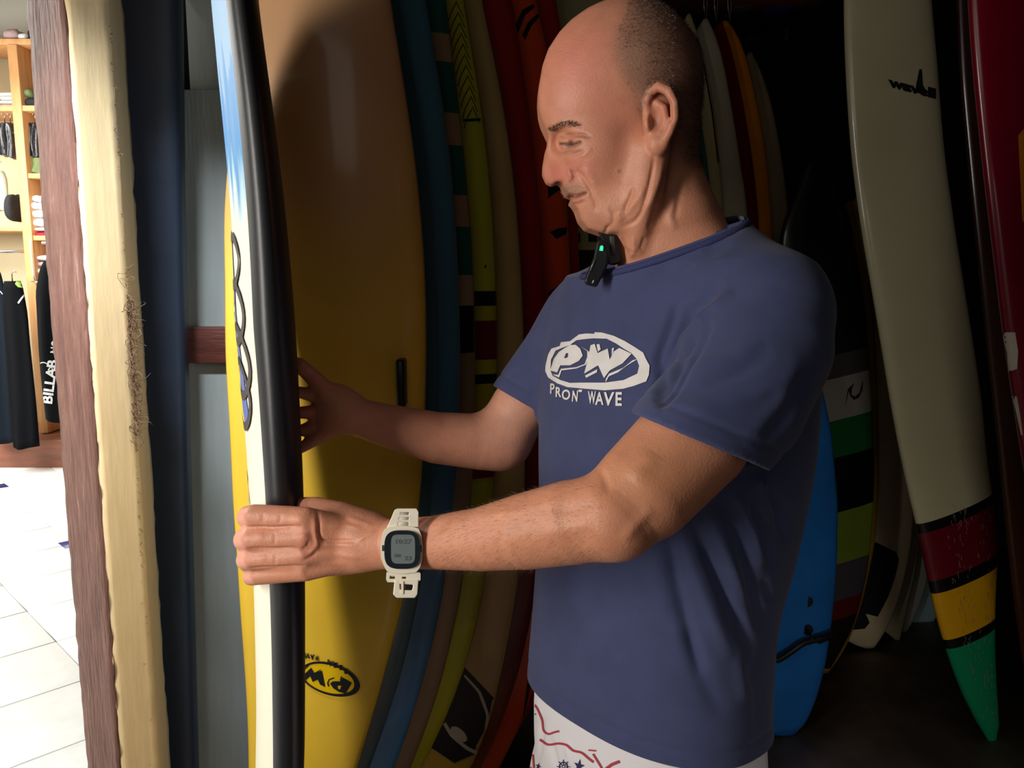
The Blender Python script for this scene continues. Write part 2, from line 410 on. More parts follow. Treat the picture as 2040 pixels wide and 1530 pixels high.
# folded garments and caps
def lump(name, px0, px1, py0, py1, Y, dep, mat, label, cat, group=None, seed=0, n=(14, 10)):
    x0, x1 = U(px0, py0, Y)[0], U(px1, py0, Y)[0]; zt, zb = U(px0, py0, Y)[2], U(px0, py1, Y)[2]
    r_ = np.random.default_rng(seed); V = []; F = []; nu, nv = 20, 12; ph = r_.uniform(0, 6, 6)
    for i in range(nv+1):
        th = math.pi*i/nv
        for k in range(nu):
            a = 2*math.pi*k/nu; e = .55; cx = math.copysign(abs(math.cos(a))**e, math.cos(a)); cy = math.copysign(abs(math.sin(a))**e, math.sin(a)); s_ = math.sin(th)**.6; c_ = math.copysign(abs(math.cos(th))**.8, math.cos(th))
            wv = 1+.07*math.sin(3*a+ph[0]+2*c_)+.06*math.sin(5*a+ph[1])+.05*math.sin(4*th+ph[2])
            V.append(((x0+x1)/2+(x1-x0)/2*cx*s_*wv, Y+dep/2+dep/2*cy*s_, (zt+zb)/2+(zt-zb)/2*c_*(wv if c_ > 0 else 1)))
    for i in range(nv):
        for k in range(nu): F.append((i*nu+k, i*nu+(k+1) % nu, (i+1)*nu+(k+1) % nu, (i+1)*nu+k))
    o = mk(name, V, F, mat, None, base=((x0+x1)/2, Y+dep/2, zb)); return tag(o, label, cat, group)
cl = lambda nme, c: plain(nme, srgb(*c), .85, bump=(60, .6, .006, 3))
CW, CK, CR, CG, CBL, CM = cl('white_cloth', (232, 230, 226)), cl('black_cloth', (34, 34, 38)), cl('red_cloth', (190, 30, 52)), cl('green_cloth', (110, 126, 78)), cl('blue_cloth', (58, 70, 176)), cl('mauve_cloth', (178, 150, 152))
lump('cap', 0, 30, 53, 80, YS+.03, .25, CM, 'mauve cap on top of the shelving, left end in view', 'cap', seed=1)
lump('cap', 30, 52, 62, 82, YS+.03, .25, CW, 'white cap on top of the shelving between mauve and black', 'cap', seed=2)
lump('cap', 48, 74, 55, 82, YS+.03, .25, CK, 'black cap on top of the shelving beside the post', 'cap', seed=3)
for k, (a, b_, c, d) in enumerate([(-14, 44, 182, 190), (-12, 44, 190, 198), (-14, 42, 198, 206), (-10, 42, 206, 213)]):
    lump('folded_shirt', a, b_, c, d, YS+.03, .3, CW if k != 3 else CM, 'folded garment in the pale pile on the second shelf, %s' % ('topmost', 'second from the top', 'third from the top', 'mauve one at the bottom')[k], 'clothes', 'pale folded pile', seed=10+k)
lump('folded_shirt', 40, 84, 190, 214, YS+.03, .3, CK, 'dark folded garment on the second shelf beside the post', 'clothes', seed=20)
lump('folded_shirt', 42, 60, 174, 192, YS+.03, .25, CG, 'grey-green folded garment lying on the dark one', 'clothes', seed=21)
lump('folded_shirt', 58, 105, 461, 472, YS+.03, .3, CR, 'red folded garment on the shelf below the white rolls', 'clothes', seed=22)
lump('folded_shirt', 56, 105, 452, 461, YS+.03, .3, CW, 'white folded garment lying on the red one', 'clothes', seed=23)
k = 0
for r0, (yb, yt, xs) in enumerate([(452, 433, (54, 66, 79, 92)), (434, 416, (53, 65, 78, 91)), (417, 401, (54, 67, 80, 93)), (402, 388, (60, 74, 88))]):
    for c0, x_ in enumerate(xs):
        lump('rolled_shirt', x_-1, x_+13, yt, yb, YS+.02+.02*(k % 2), .25, CW, 'small white rolled garment in the heap on the middle shelf', 'clothes', 'white rolled garments', seed=30+k); k += 1
lump('folded_shirt', 60, 110, 508, 520, YS+.03, .3, CW, 'white folded garment on the lower shelf, topmost of its pile', 'clothes', seed=51)
lump('folded_shirt', 60, 108, 520, 533, YS+.03, .3, CM, 'pinkish folded garment second in the lower shelf pile', 'clothes', seed=52)
lump('folded_shirt', 60, 108, 533, 548, YS+.03, .3, CW, 'white folded garment third in the lower shelf pile', 'clothes', seed=53)
lump('folded_shirt', 62, 108, 548, 560, YS+.03, .3, CK, 'black folded garment in the lower shelf pile', 'clothes', seed=54)
lump('folded_shirt', 64, 108, 562, 598, YS+.02, .3, CBL, 'blue bundled garment at the bottom of the lower shelf pile', 'clothes', seed=55)
lump('folded_shirt', 0, 18, 386, 440, YS+.03, .3, CK, 'black bundle on the left middle shelf', 'clothes', seed=56)

# hanging garments: a draped sheet with thickness on its hanger
def garment(name, px0, px1, py0, py1, Y, mat, label, cat, group=None, taper=.55, seed=0, hanger=True, folds_=5):
    x0, x1 = U(px0, (py0+py1)/2, Y)[0], U(px1, (py0+py1)/2, Y)[0]; zt, zb = U((px0+px1)/2, py0, Y)[2], U((px0+px1)/2, py1, Y)[2]
    cx = (x0+x1)/2; r_ = np.random.default_rng(seed); ph = r_.uniform(0, 6, 4); V = []; F = []; nu, nv = 28, 22
    for i in range(nv+1):
        t = i/nv; hwid = (x1-x0)/2*(taper+(1-taper)*min(1, t*5)**.6)*(1+.05*math.sin(6*t+ph[0])); dp = .045+.01*math.sin(5*t+ph[1])
        for k in range(nu):
            a = 2*math.pi*k/nu; f_ = 1+.25*math.sin(folds_*a+ph[2]+2*t)*min(1, t*3)
            V.append((cx+hwid*math.cos(a), Y+dp*math.sin(a)*f_, zt+(zb-zt)*t+.01*math.sin(a*2+ph[3])*t))
    for i in range(nv):
        for k in range(nu): F.append((i*nu+k, (i+1)*nu+k, (i+1)*nu+(k+1) % nu, i*nu+(k+1) % nu))
    F.append(tuple(range(nu))); F.append(tuple(nv*nu+k for k in range(nu))[::-1])
    root = empty(name, (cx, Y, zb), label, cat, group); g_ = mk('cloth', V, F, mat, root)
    if hanger:
        vf = tube_vf([(cx, Y, zt-.01), (cx, Y, zt+.05), (cx+.018, Y, zt+.075), (cx+.03, Y, zt+.06)], .004, 6); mk('hanger_hook', *vf, bpy.data.materials['chrome'], root)
    return root, g_
PLB = plain('black_plastic_wrap', srgb(40, 42, 48), .18, coat=1, bump=(30, 1, .02, 4))
for k, (a, b_) in enumerate([(-6, 8), (6, 19), (17, 31), (46, 58), (56, 69), (66, 80)]):
    garment('packed_wetsuit', a, b_, 246, 306+4*(k % 3), YS+.11, PLB, ('%s black plastic-wrapped garment from the left on the upper rail' % ('first', 'second', 'third', 'fourth', 'fifth', 'sixth')[k]), 'wetsuit', 'wrapped black garments', taper=.8, seed=k)
WET = plain('black_neoprene', srgb(13, 14, 17), .9, spec=.08, bump=(120, .3, .002))
WET2 = plain('slate_neoprene', srgb(22, 28, 36), .9, spec=.08, bump=(120, .3, .002))
_, gA = garment('wetsuit', -30, 24, 532, 880, 5.75, WET2, 'slate grey wetsuit hanging at the photo\'s left edge, small white script on its chest', 'wetsuit', seed=5)
_, gB = garment('wetsuit', 14, 64, 560, 890, 5.66, WET, 'black wetsuit with a lime shoulder and a white stripe hanging by the upright', 'wetsuit', seed=6)
_, gC = garment('wetsuit', 78, 150, 520, 838, 4.6, WET, 'black wetsuit half hidden by the post, big white lettering on its leg', 'wetsuit', seed=7, taper=.35)
rk_ = empty('clothes_rack', (U(170, 765, 4.6)[0], 4.6, 0), 'free-standing steel clothes rack almost hidden behind the post', 'rack')
zt_ = U(114, 508, 4.6)[2]+.066; xa, xb = U(86, 500, 4.6)[0], U(190, 500, 4.6)[0]
mk('rail', *tube_vf([(xa, 4.6, zt_), (xb, 4.6, zt_)], .011, 8), bpy.data.materials['chrome'], rk_)
mk('stand', *tube_vf([(xb-.02, 4.6, zt_), (xb-.02, 4.6, .02)], .013, 8), bpy.data.materials['chrome'], rk_)
boxo('foot', xb-.05, xb+.01, 4.35, 4.85, 0, .03, bpy.data.materials['chrome'], rk_)
BW = plain('white_shop_print', srgb(225, 225, 225), .7)
decals('white_lettering', [text_polys('BILLAB', lambda u, v: (103+u*11-27*v, 806-u*88-v*4), bold=.03), text_polys('NG', lambda u, v: (119+u*3-27*v, 706-u*24-v*4), bold=.03)], [gC], BW, gC, maxlen=3)
decal('white_emblem', [ribbon([(86+12*math.cos(a), 736+14*math.sin(a)) for a in np.linspace(2.2, 5.4, 16)], 1.6), ribbon([(96, 738), (101, 730), (106, 738), (111, 730)], 3)], [gC], BW, gC, maxlen=3)
decal('white_stripe', [ribbon([(36, 604), (43, 594), (52, 583)], 3.4)], [gB], BW, gB, maxlen=3)
decal('lime_panel', [curve_polys([[(30, 566), (36, 548), (46, 556), (54, 572), (46, 574), (36, 572)]])], [gB], plain('lime', srgb(176, 220, 110), .7), gB, maxlen=4)
decal('white_script', [ribbon([(0, 580), (5, 586), (8, 582), (9, 590), (13, 592)], 1.8), ribbon([(20, 622), (24, 612), (25, 603)], 1.8)], [gA], BW, gA, maxlen=3)
garment('hanging_shirt', -16, 14, 340, 420, YS+.1, plain('pale_green_cloth', srgb(196, 206, 186), .8), 'pale greenish garment hanging at the left edge above the wetsuits', 'clothes', seed=9)
garment('hanging_shirt', 62, 100, 316, 346, YS+.1, CG, 'short grey-green garment hanging under the wrapped ones', 'clothes', seed=11, hanger=False)
hg = empty('hanger', tuple(U(84, 585, 6.02)), 'empty white plastic hanger in front of the blue bundle', 'hanger')
mk('hanger_arm', *tube_vf([U(*p, 6.02) for p in ((62, 560), (74, 562), (84, 568), (86, 585), (86, 608))], .007, 6), CW, hg)
mk('hanger_hook', *tube_vf([U(*p, 6.02) for p in ((70, 560), (66, 545), (62, 500), (60, 476))], .006, 6), CW, hg)
# ================================================================== surfboards
def board(label, R, hws, Y, yaw, T, mat, side='R', group='surfboards racked upright', sec=2.2, name='surfboard', n=110, rail=None, sig=.025):
    """R: rail points (py, px) as the photo shows the visible rail; hws: (py, half width m); Y: (top, bottom) distance; yaw: board turned about its length"""
    R = sorted(R); hws = sorted(hws); y0, y1 = R[0][0], R[-1][0]
    ys = np.linspace(y0, y1, n); c = smooth_curve([(p[1], p[0]) for p in R], n, sig); px = np.interp(ys, c[:, 1], c[:, 0])
    hw = np.interp(ys, [h[0] for h in hws], [h[1] for h in hws]); k = np.exp(-.5*(np.arange(-5, 6)/2.5)**2); k /= k.sum()
    hw = np.convolve(np.pad(hw, 5, mode='edge'), k, 'valid'); hm_ = hw.max()
    wd = np.array((math.cos(yaw), math.sin(yaw), 0)); nd = np.array((-math.sin(yaw), math.cos(yaw), 0))
    V = []; F = []; m = 28; cent = []
    for i, y in enumerate(ys):
        t = i/(n-1); Yr = Y[0]+(Y[1]-Y[0])*t; P = U(px[i], y, Yr); s = {'R': 1, 'L': -1, 'C': 0}[side]
        endt = min(1, min(i, n-1-i)/3.0); h = max(.004, hw[i]*(.35+.65*endt**.6)); th = T/2*(.30+.70*min(1, (h/hm_))**.55)*(.4+.6*endt)
        C_ = P-wd*s*h+nd*0; cent.append(C_)
        for q in range(m):
            a = 2*math.pi*q/m; ca, sa = math.cos(a), math.sin(a); e = 2/sec
            u = math.copysign(abs(ca)**e, ca); v = math.copysign(abs(sa)**e, sa)
            V.append(C_+wd*h*u+nd*th*v)
    for i in range(n-1):
        for q in range(m): F.append((i*m+q, (i+1)*m+q, (i+1)*m+(q+1) % m, i*m+(q+1) % m))
    F.append(tuple(range(m))); F.append(tuple((n-1)*m+q for q in range(m))[::-1])
    cent = np.array(cent); zb = cent[-1][2]
    root = empty(name, (cent[-1][0], cent[-1][1], zb), label, 'surfboard', group)
    if callable(mat): mat = mat(root)
    o = mk('hull', V, F, mat, root); o['c'] = 0; del o['c']
    root['_'] = 0; del root['_']
    return root, o, (cent, wd, nd, ys)
def zrel(root, py, Y): return float(U(900, py, Y)[2])-wloc(root).z
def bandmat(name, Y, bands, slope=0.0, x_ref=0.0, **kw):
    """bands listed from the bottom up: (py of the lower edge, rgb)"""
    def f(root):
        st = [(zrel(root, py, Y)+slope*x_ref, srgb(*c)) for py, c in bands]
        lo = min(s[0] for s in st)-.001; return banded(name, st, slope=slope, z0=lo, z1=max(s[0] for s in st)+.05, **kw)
    return f
def fin(root, data, i0, off, size, mat, sgn=-1, name='fin'):
    cent, wd, nd, ys = data; b = cent[i0]+wd*off; V = []; F = []
    prof_ = [(0, 0), (.02, .25), (.35, .75), (.85, 1.0), (.80, .75), (.75, .35), (.9, 0)]
    for s in (-1, 1):
        for (u, v) in prof_: V.append(b+nd*sgn*(v*size*.9+.01)+np.array((0, 0, -1))*(u*size)*-1+wd*s*.003*(1-v*.6))
    k = len(prof_); F = [tuple(range(k)), tuple(range(2*k-1, k-1, -1))]+[(i, i+k, (i+1) % k+k, (i+1) % k) for i in range(k)]
    return mk(name, V, F, mat, root, smooth=False)
BLK = plain('black_plastic', srgb(22, 23, 26), .4); WAX = plain('clear_wax', srgb(150, 135, 128), .7)

# ---- the board the man holds: black rail and bottom, pale deck with blue airbrush
HB_T = .056
hb_r = [(-330, 478), (0, 507), (150, 529), (300, 548), (450, 564), (600, 575), (750, 585), (900, 592), (1000, 597), (1200, 601), (1530, 601), (1900, 585), (2400, 540), (2700, 505)]
def held_board():
    n = 120; ys = np.linspace(-330, 2700, n); c = smooth_curve([(p[1], p[0]) for p in hb_r], n, .02); px = np.interp(ys, c[:, 1], c[:, 0])
    hw = np.interp(ys, [-330, -150, 200, 700, 1300, 1900, 2400, 2700], [.09, .15, .205, .180, .156, .130, .09, .03])
    wd = np.array((-.335, .942, 0)); wd /= np.linalg.norm(wd); nd = np.array((-wd[1], wd[0], 0))   # nd to the left: deck
    V = []; F = []; m = 36; fm = []; rails = []
    for i, y in enumerate(ys):
        P = U(px[i], y, .905); rails.append(P); h = hw[i]; e_ = min(1, min(i, n-1-i)/3); th = np.interp(y, [-330, 0, 400, 650, 1000, 1300, 1700], [.050, .052, .062, .069, .065, .060, .056])/2*(.25+.75*min(1, h/.14)**.6)*(.3+.7*e_)
        C_ = P+nd*th*.62+wd*h*.86
        for q in range(m):
            a = 2*math.pi*q/m; ca, sa = math.cos(a), math.sin(a); u = math.copysign(abs(ca)**.72, ca); v = math.copysign(abs(sa)**.9, sa)
            V.append(C_-wd*h*u+nd*th*v)
    for i in range(n-1):
        for q in range(m):
            F.append((i*m+q, (i+1)*m+q, (i+1)*m+(q+1) % m, i*m+(q+1) % m)); a = 2*math.pi*(q+.5)/m; fm.append(1 if math.sin(a) > .50 else 0)
    F.append(tuple(range(m))); F.append(tuple((n-1)*m+q for q in range(m))[::-1]); fm += [0, 0]
    root = empty('surfboard', tuple(U(540, 2700, 1.0)), 'black-railed surfboard with pale blue airbrushed deck, held by the man', 'surfboard', 'surfboards racked upright')
    black = plain('black_rail', srgb(34, 35, 38), .40, coat=0, bump=(220, .12, .001))
    def dm():
        m_, nt, b = newmat('airbrushed_deck'); z = lambda py: zrel(root, py, .95)
        tc = nt.nodes.new('ShaderNodeTexCoord'); sp = nt.nodes.new('ShaderNodeSeparateXYZ'); nt.links.new(tc.outputs['Object'], sp.inputs[0])
        nz = nt.nodes.new('ShaderNodeTexNoise'); nz.inputs['Scale'].default_value = 5; nz.inputs['Detail'].default_value = 3
        mp = nt.nodes.new('ShaderNodeMapping'); mp.inputs['Scale'].default_value = (6, 6, .8); nt.links.new(tc.outputs['Object'], mp.inputs[0]); nt.links.new(mp.outputs[0], nz.inputs['Vector'])
        ma = nt.nodes.new('ShaderNodeMath'); ma.operation = 'MULTIPLY_ADD'; ma.inputs[1].default_value = .22; nt.links.new(nz.outputs[0], ma.inputs[0]); nt.links.new(sp.outputs['Z'], ma.inputs[2])
        mr = nt.nodes.new('ShaderNodeMapRange'); mr.inputs['From Min'].default_value = z(1530); mr.inputs['From Max'].default_value = z(-50); nt.links.new(ma.outputs[0], mr.inputs['Value'])
        r_ = nt.nodes.new('ShaderNodeValToRGB'); cr = r_.color_ramp; fz = lambda py: (z(py)+.11-z(1530))/(z(-50)-z(1530))
        cr.elements[0].position = 0; cr.elements[0].color = srgb(240, 236, 214); cr.elements[1].position = .999; cr.elements[1].color = srgb(150, 186, 220)
        for py, c_ in [(430, (238, 234, 212)), (360, (170, 205, 222)), (310, (66, 142, 200)), (170, (110, 160, 214))]:
            e = cr.elements.new(max(0, min(1, fz(py)))); e.color = srgb(*c_)
        nt.links.new(mr.outputs[0], r_.inputs[0]); nt.links.new(r_.outputs[0], b.inputs['Base Color']); b.inputs['Roughness'].default_value = .6
        return m_
    o = mk('hull', V, F, None, root, mats=[black, dm()], fmat=fm)
    return root, o, (np.array(rails), wd, nd)
hbr, hbo, hb_frame = held_board()
RINGC = plain('dark_ring_paint', srgb(52, 46, 52), .5); BLUEP = plain('blue_paint', srgb(92, 118, 190), .45)
# the deck painting, laid on in the board's own length and width
def deck_print(name, parts, mat, lift=.0012):
    rail, wd, nd = hb_frame; T = BVHTree.FromPolygons([tuple(Vector(v.co)+wloc(hbr)) for v in hbo.data.vertices], [tuple(p.vertices) for p in hbo.data.polygons]); outp = []
    zs = rail[::-1, 2]
    for V2, F2 in parts:
        bm = bmesh.new(); vs = [bm.verts.new((a, b_, 0)) for a, b_ in V2]
        for f in F2: bm.faces.new([vs[i] for i in f])
        bmesh.ops.triangulate(bm, faces=bm.faces[:])
        for _ in range(4):
            E = [e for e in bm.edges if e.calc_length() > .02]
            if not E: break
            bmesh.ops.subdivide_edges(bm, edges=E, cuts=1); bmesh.ops.triangulate(bm, faces=[f for f in bm.faces if len(f.verts) > 3])
        dead = []
        for v in bm.verts:
            s_, z_ = v.co.x, v.co.y; P = np.array([np.interp(z_, zs, rail[::-1, 0]), np.interp(z_, zs, rail[::-1, 1]), z_])+wd*s_+nd*.3
            h = T.ray_cast(Vector(tuple(P)), Vector(tuple(-nd)))
            if h[0] is None: dead.append(v)
            else: v.co = h[0]+Vector(tuple(nd))*lift
        bmesh.ops.delete(bm, geom=dead, context='VERTS'); bm.verts.index_update()
        mk(name, [tuple(v.co) for v in bm.verts], [tuple(v.index for v in f.verts) for f in bm.faces], mat, hbr); bm.free()
zh = lambda py: float(U(480, py, 1.0)[2])
S2 = lambda L: [(a, zh(b_)) for a, b_ in L]
deck_print('blue_fade', [curve_polys([[(a, b_) for a, b_ in S2([(.28, 440), (.17, 470), (.13, 560), (.09, 650), (.06, 740), (.04, 800), (.07, 845), (.17, 800), (.25, 700), (.30, 560)])]])], BLUEP, .001)
deck_print('blue_fade', [curve_polys([S2([(.20, 960), (.14, 985), (.10, 1006), (.16, 1010), (.22, 990)])]), curve_polys([S2([(.20, 1150), (.10, 1162), (.18, 1185)])])], BLUEP, .001)
for sc_, py_, ra, rz_ in [(.12, 520, .085, .030), (.17, 588, .055, .014), (.11, 622, .09, .036), (.19, 655, .05, .018), (.10, 715, .09, .042), (.17, 722, .045, .016), (.10, 778, .08, .040)]:
    deck_print('ring_drawing', [ribbon([(sc_+ra*math.cos(a), zh(py_)+rz_*math.sin(a)) for a in np.linspace(0, 6.2, 34)], .005+.006*(ra > .06))], RINGC, .002)

# ---- navy panel-like board in its dark cover, left of the rack, and the yellow rail behind the held board
r, o, d = board('dark navy foam board standing between the post and the grey wall', [(-400, 357), (0, 362), (500, 368), (765, 374), (1530, 394), (2000, 404), (2240, 400)], [(-400, .05), (0, .075), (765, .085), (1700, .085), (2100, .07), (2240, .04)], (1.435, 1.435), math.radians(6), .05, plain('navy_foam', srgb(58, 70, 90), .42, bump=(200, .2, .001)), sec=4.5)
r3, o3, d3 = board('broad yellow longboard behind the held board, oval emblem near its tail', [(-450, 700), (-200, 752), (0, 778), (150, 803), (300, 826), (450, 842), (600, 850), (750, 850), (900, 844), (1000, 838), (1150, 815), (1230, 797), (1330, 770), (1430, 742), (1530, 712), (1700, 655), (1850, 600), (2010, 530)],
      [(-450, .05), (-200, .10), (0, .112), (200, .134), (430, .156), (700, .1625), (1000, .155), (1200, .138), (1400, .111), (1530, .094), (1800, .06), (2010, .02)], (1.32, 1.32), math.radians(5), .066,
      bandmat('yellow_deck', 1.32, [(2010, (250, 208, 60)), (1100, (250, 204, 58)), (620, (246, 196, 70)), (400, (226, 176, 98)), (150, (226, 172, 120)), (-400, (222, 172, 124))], hard=False, rough=.4, coat=.25))
fs = MB(); 
for k in (0,):
    p0 = U(797, 716, 1.27); p1 = U(795, 812, 1.27)
V_, F_ = box_vf(p0[0]-.007, p0[0]+.007, 1.262, 1.300, p1[2], p0[2]); o = mk('fin_box', V_, F_, BLK, r3, smooth=False); bevel(o, .004)
decal('emblem_yellow', [curve_polys([ell(658, 1352, 60, 30, .30)])], [o3], plain('emblem_yellow', srgb(252, 206, 10), .4), r3, lift=.0012)
EM = plain('emblem_black', srgb(30, 32, 36), .4)
E_ = lambda u, v: (590+u/12.747, 1280+v/12.75); EL = lambda L: [E_(*p) for p in L]
orim = ell(658, 1352, 61, 31.5, .30); irim = ell(654.5, 1351.5, 53, 27, .30)
decal('emblem_print', [curve_polys([orim, irim]),
   curve_polys([EL([(150,850),(380,630),(460,760),(650,700),(735,1120),(610,1060),(550,930),(420,990),(360,840),(250,940),(180,890)])]),
   curve_polys([EL([(860,1030),(930,975),(1120,975),(1180,880),(1410,1010),(1250,1285),(1080,1240),(940,1150)]), EL([(1040,1090),(1150,1080),(1110,1190),(1050,1160)])]),
   ribbon([E_(*p) for p in [(830,1110),(800,1020),(840,930),(960,890)]], 2.6), ribbon([E_(*p) for p in [(160,730),(330,560)]], 1.4), ribbon([E_(*p) for p in [(480,760),(620,680)]], 1.4), ribbon([E_(*p) for p in [(1120,960),(1150,850)]], 2)], [o3], EM, r3, lift=.0024)
letters = 'POINT WAVE'; pp = [(1262,725),(1135,630),(1000,570),(900,530),(810,490),None,(695,450),(525,395),(405,365),(290,335),(195,325)]
pp = [(1262,725),(1135,630),(1000,570),(900,530),(810,490),(695,450),(525,395),(405,365),(290,335),(195,325)]
tl = []
for ch, (u0, v0) in zip('POINTWAVE', pp[:5]+pp[6:]+[(110, 320)]):
    tl.append(text_polys(ch, lambda u, v, a=u0, c=v0: E_(a+45-u*90, c-60+v*170), bold=.06))
decal('emblem_lettering', tl, [o3], EM, r3, lift=.0018, maxlen=4)

def std(hw=.25, top=-450, bot=2000): return [(top, .04), (top+350, hw*.72), (300, hw*.92), (800, hw), (1250, hw*.9), (1500, hw*.68), (bot-150, hw*.35), (bot, .015)]
ycol = lambda nme, c, **k: plain(nme, srgb(*c), .3, coat=.6, vary=.06, **k)
board('dark slate-blue board directly right of the broad yellow longboard', [(-500, 690), (-200, 760), (0, 793), (150, 822), (300, 846), (450, 861), (600, 868), (800, 870), (1000, 862), (1150, 842), (1330, 805), (1430, 772), (1530, 737), (1750, 650), (1960, 560)], std(.168, -500, 1960), (1.40, 1.40), math.radians(8), .05, ycol('slate_blue', (66, 100, 110)))
rb, ob, db_ = board('steel-blue board with a paler lower rail, third from the yellow longboard\'s right', [(-500, 740), (-200, 812), (0, 850), (130, 870), (250, 890), (400, 906), (550, 914), (700, 918), (850, 915), (1000, 905), (1100, 895), (1250, 872), (1350, 845), (1450, 815), (1530, 788), (1750, 690), (1940, 590)], std(.200, -500, 1940), (1.48, 1.48), math.radians(10), .062,
   bandmat('steel_blue', 1.48, [(1940, (80, 150, 205)), (1400, (74, 140, 196)), (1250, (66, 110, 150)), (-500, (84, 134, 146))], hard=False))
GB, BE, DKB = (32, 98, 88), (178, 142, 110), (18, 22, 30)
board('green and beige chequered-rail board between steel blue and lime', [(-500, 790), (-200, 858), (0, 889), (100, 901), (240, 918), (380, 932), (500, 942), (650, 947), (800, 947), (1000, 940), (1150, 925), (1280, 900), (1400, 868), (1530, 820), (1750, 722), (1900, 640)], std(.225, -500, 1900), (1.57, 1.57), math.radians(8), .06,
   bandmat('green_beige_blocks', 1.57, [(1900, (150, 120, 92)), (705, DKB), (610, (178, 148, 122)), (550, GB), (454, BE), (391, GB), (294, BE), (231, GB), (134, BE), (73, GB), (-60, BE), (-120, GB)]))
rl, ol, dl = board('lime-yellow board with black hatching above and striped middle', [(-500, 830), (-200, 893), (0, 925), (130, 947), (240, 965), (400, 981), (550, 989), (700, 992), (850, 990), (1000, 984), (1150, 970), (1250, 950), (1380, 912), (1470, 872), (1530, 838), (1700, 755), (1880, 650)], std(.25, -500, 1880), (1.66, 1.66), math.radians(8), .06,
   bandmat('lime_bands', 1.66, [(1880, (196, 190, 24)), (1240, (186, 180, 20)), (960, (176, 160, 30)), (950, (110, 22, 34)), (905, (176, 160, 20)), (770, (176, 160, 20)), (768, (20, 20, 24)), (748, (186, 176, 24)), (722, (112, 24, 36)), (645, (186, 176, 24)), (610, (22, 24, 26)), (585, (196, 192, 50)), (-500, (196, 192, 84))]))
hat = []
for k in range(11):
    y_ = 20+k*21; x_ = np.interp(y_, [0, 240], [893, 930]); hat.append(ribbon([(x_+12, y_-14), (x_+2, y_+6), (x_-4, y_+26)], 1.8)); hat.append(ribbon([(x_+12, y_-18), (x_+22, y_+4), (x_+26, y_+14)], 1.5))
hat.append(ribbon([(922, 240), (957, 238)], 5)); hat.append(ribbon([(968, 528), (966, 534)], 3))
decal('hatch_print', hat, [ol], EM, rl, maxlen=8)['kind'] = 'stuff'
ro, oo, do = board('olive-beige board with a black, white and yellow patterned tail', [(-500, 880), (-200, 930), (0, 960), (120, 987), (250, 1011), (400, 1030), (600, 1042), (800, 1047), (1000, 1045), (1150, 1036), (1250, 1020), (1340, 1000), (1420, 984), (1480, 963), (1530, 940), (1620, 890), (1700, 840), (1790, 780)], [(-500, .04), (-150, .19), (300, .23), (800, .25), (1250, .22), (1500, .15), (1700, .07), (1790, .02)], (1.76, 1.76), math.radians(6), .062,
   ycol('olive_beige', (206, 174, 112)))
decal('black_tail_print', [curve_polys([[(922, 1325), (988, 1395), (978, 1450), (950, 1500), (905, 1520), (860, 1490), (800, 1480), (860, 1400)]])], [oo], EM, ro, lift=.0010, maxlen=12)
decal('white_tail_print', [ribbon(smooth_curve([(925, 1345), (955, 1378), (972, 1425), (962, 1480)], 24), [4+2*math.sin(i/7) for i in range(24)]), ribbon(smooth_curve([(885, 1440), (900, 1465), (930, 1490), (950, 1500)], 24), 7), curve_polys([ell(914, 1462, 20, 10, .75)])], [oo], WHITE0 if 'WHITE0' in globals() else plain('cream_print', srgb(210, 200, 178), .5), ro, lift=.0016, maxlen=8)
decal('yellow_tail_print', [curve_polys([[(870, 1500), (905, 1522), (950, 1502), (945, 1540), (840, 1560), (850, 1500)]])], [oo], plain('tail_yellow', srgb(214, 178, 60), .4), ro, lift=.0014, maxlen=10)
board('deep red board behind the olive-beige one', [(-500, 940), (-200, 985), (0, 1020), (130, 1042), (300, 1064), (500, 1084), (700, 1092), (950, 1090), (1100, 1078), (1200, 1064), (1300, 1045), (1380, 1022), (1480, 985), (1530, 962), (1640, 890), (1740, 810)], std(.25, -500, 1740), (1.86, 1.86), math.radians(8), .062,
   bandmat('deep_red', 1.86, [(1740, (150, 84, 30)), (1400, (146, 66, 30)), (1300, (120, 22, 26)), (700, (160, 30, 40)), (400, (180, 40, 32)), (-400, (176, 36, 40))], hard=False))
ry, oy, dy = board('orange-red board with black tiger strokes left of the man\'s face', [(-500, 985), (-200, 1030), (0, 1068), (100, 1091), (250, 1116), (400, 1130), (550, 1136), (700, 1140), (900, 1136), (1200, 1110), (1400, 1060), (1600, 960), (1700, 890)], std(.25, -500, 1700), (1.97, 1.97), math.radians(8), .062, ycol('tiger_orange', (250, 86, 36)))
decals('black_stroke', [curve_polys([L]) for L in [[(1022, 60), (1040, 20), (1062, 8), (1066, 14), (1046, 30), (1032, 66)], [(1040, 70), (1052, 44), (1072, 26), (1074, 34), (1058, 52), (1046, 80)], [(1084, 195), (1098, 170), (1118, 200), (1128, 260), (1112, 290), (1096, 300), (1100, 250)], [(1090, 345), (1112, 330), (1130, 352), (1134, 372), (1112, 380), (1092, 395)], [(1095, 462), (1112, 455), (1130, 452), (1128, 466), (1108, 476)], [(1090, 585), (1110, 570), (1130, 568), (1128, 582), (1104, 600)], [(1064, 1330), (1050, 1400), (1040, 1440), (1048, 1380), (1052, 1345)]]], [oy], EM, ry, maxlen=12)
board('maroon-red board seen just behind the forehead', [(-500, 1030), (-200, 1075), (0, 1108), (100, 1126), (250, 1142), (400, 1150), (700, 1160), (1000, 1155), (1300, 1120), (1640, 930)], std(.24, -500, 1640), (2.08, 2.08), math.radians(8), .06, ycol('maroon_red', (190, 44, 30)))
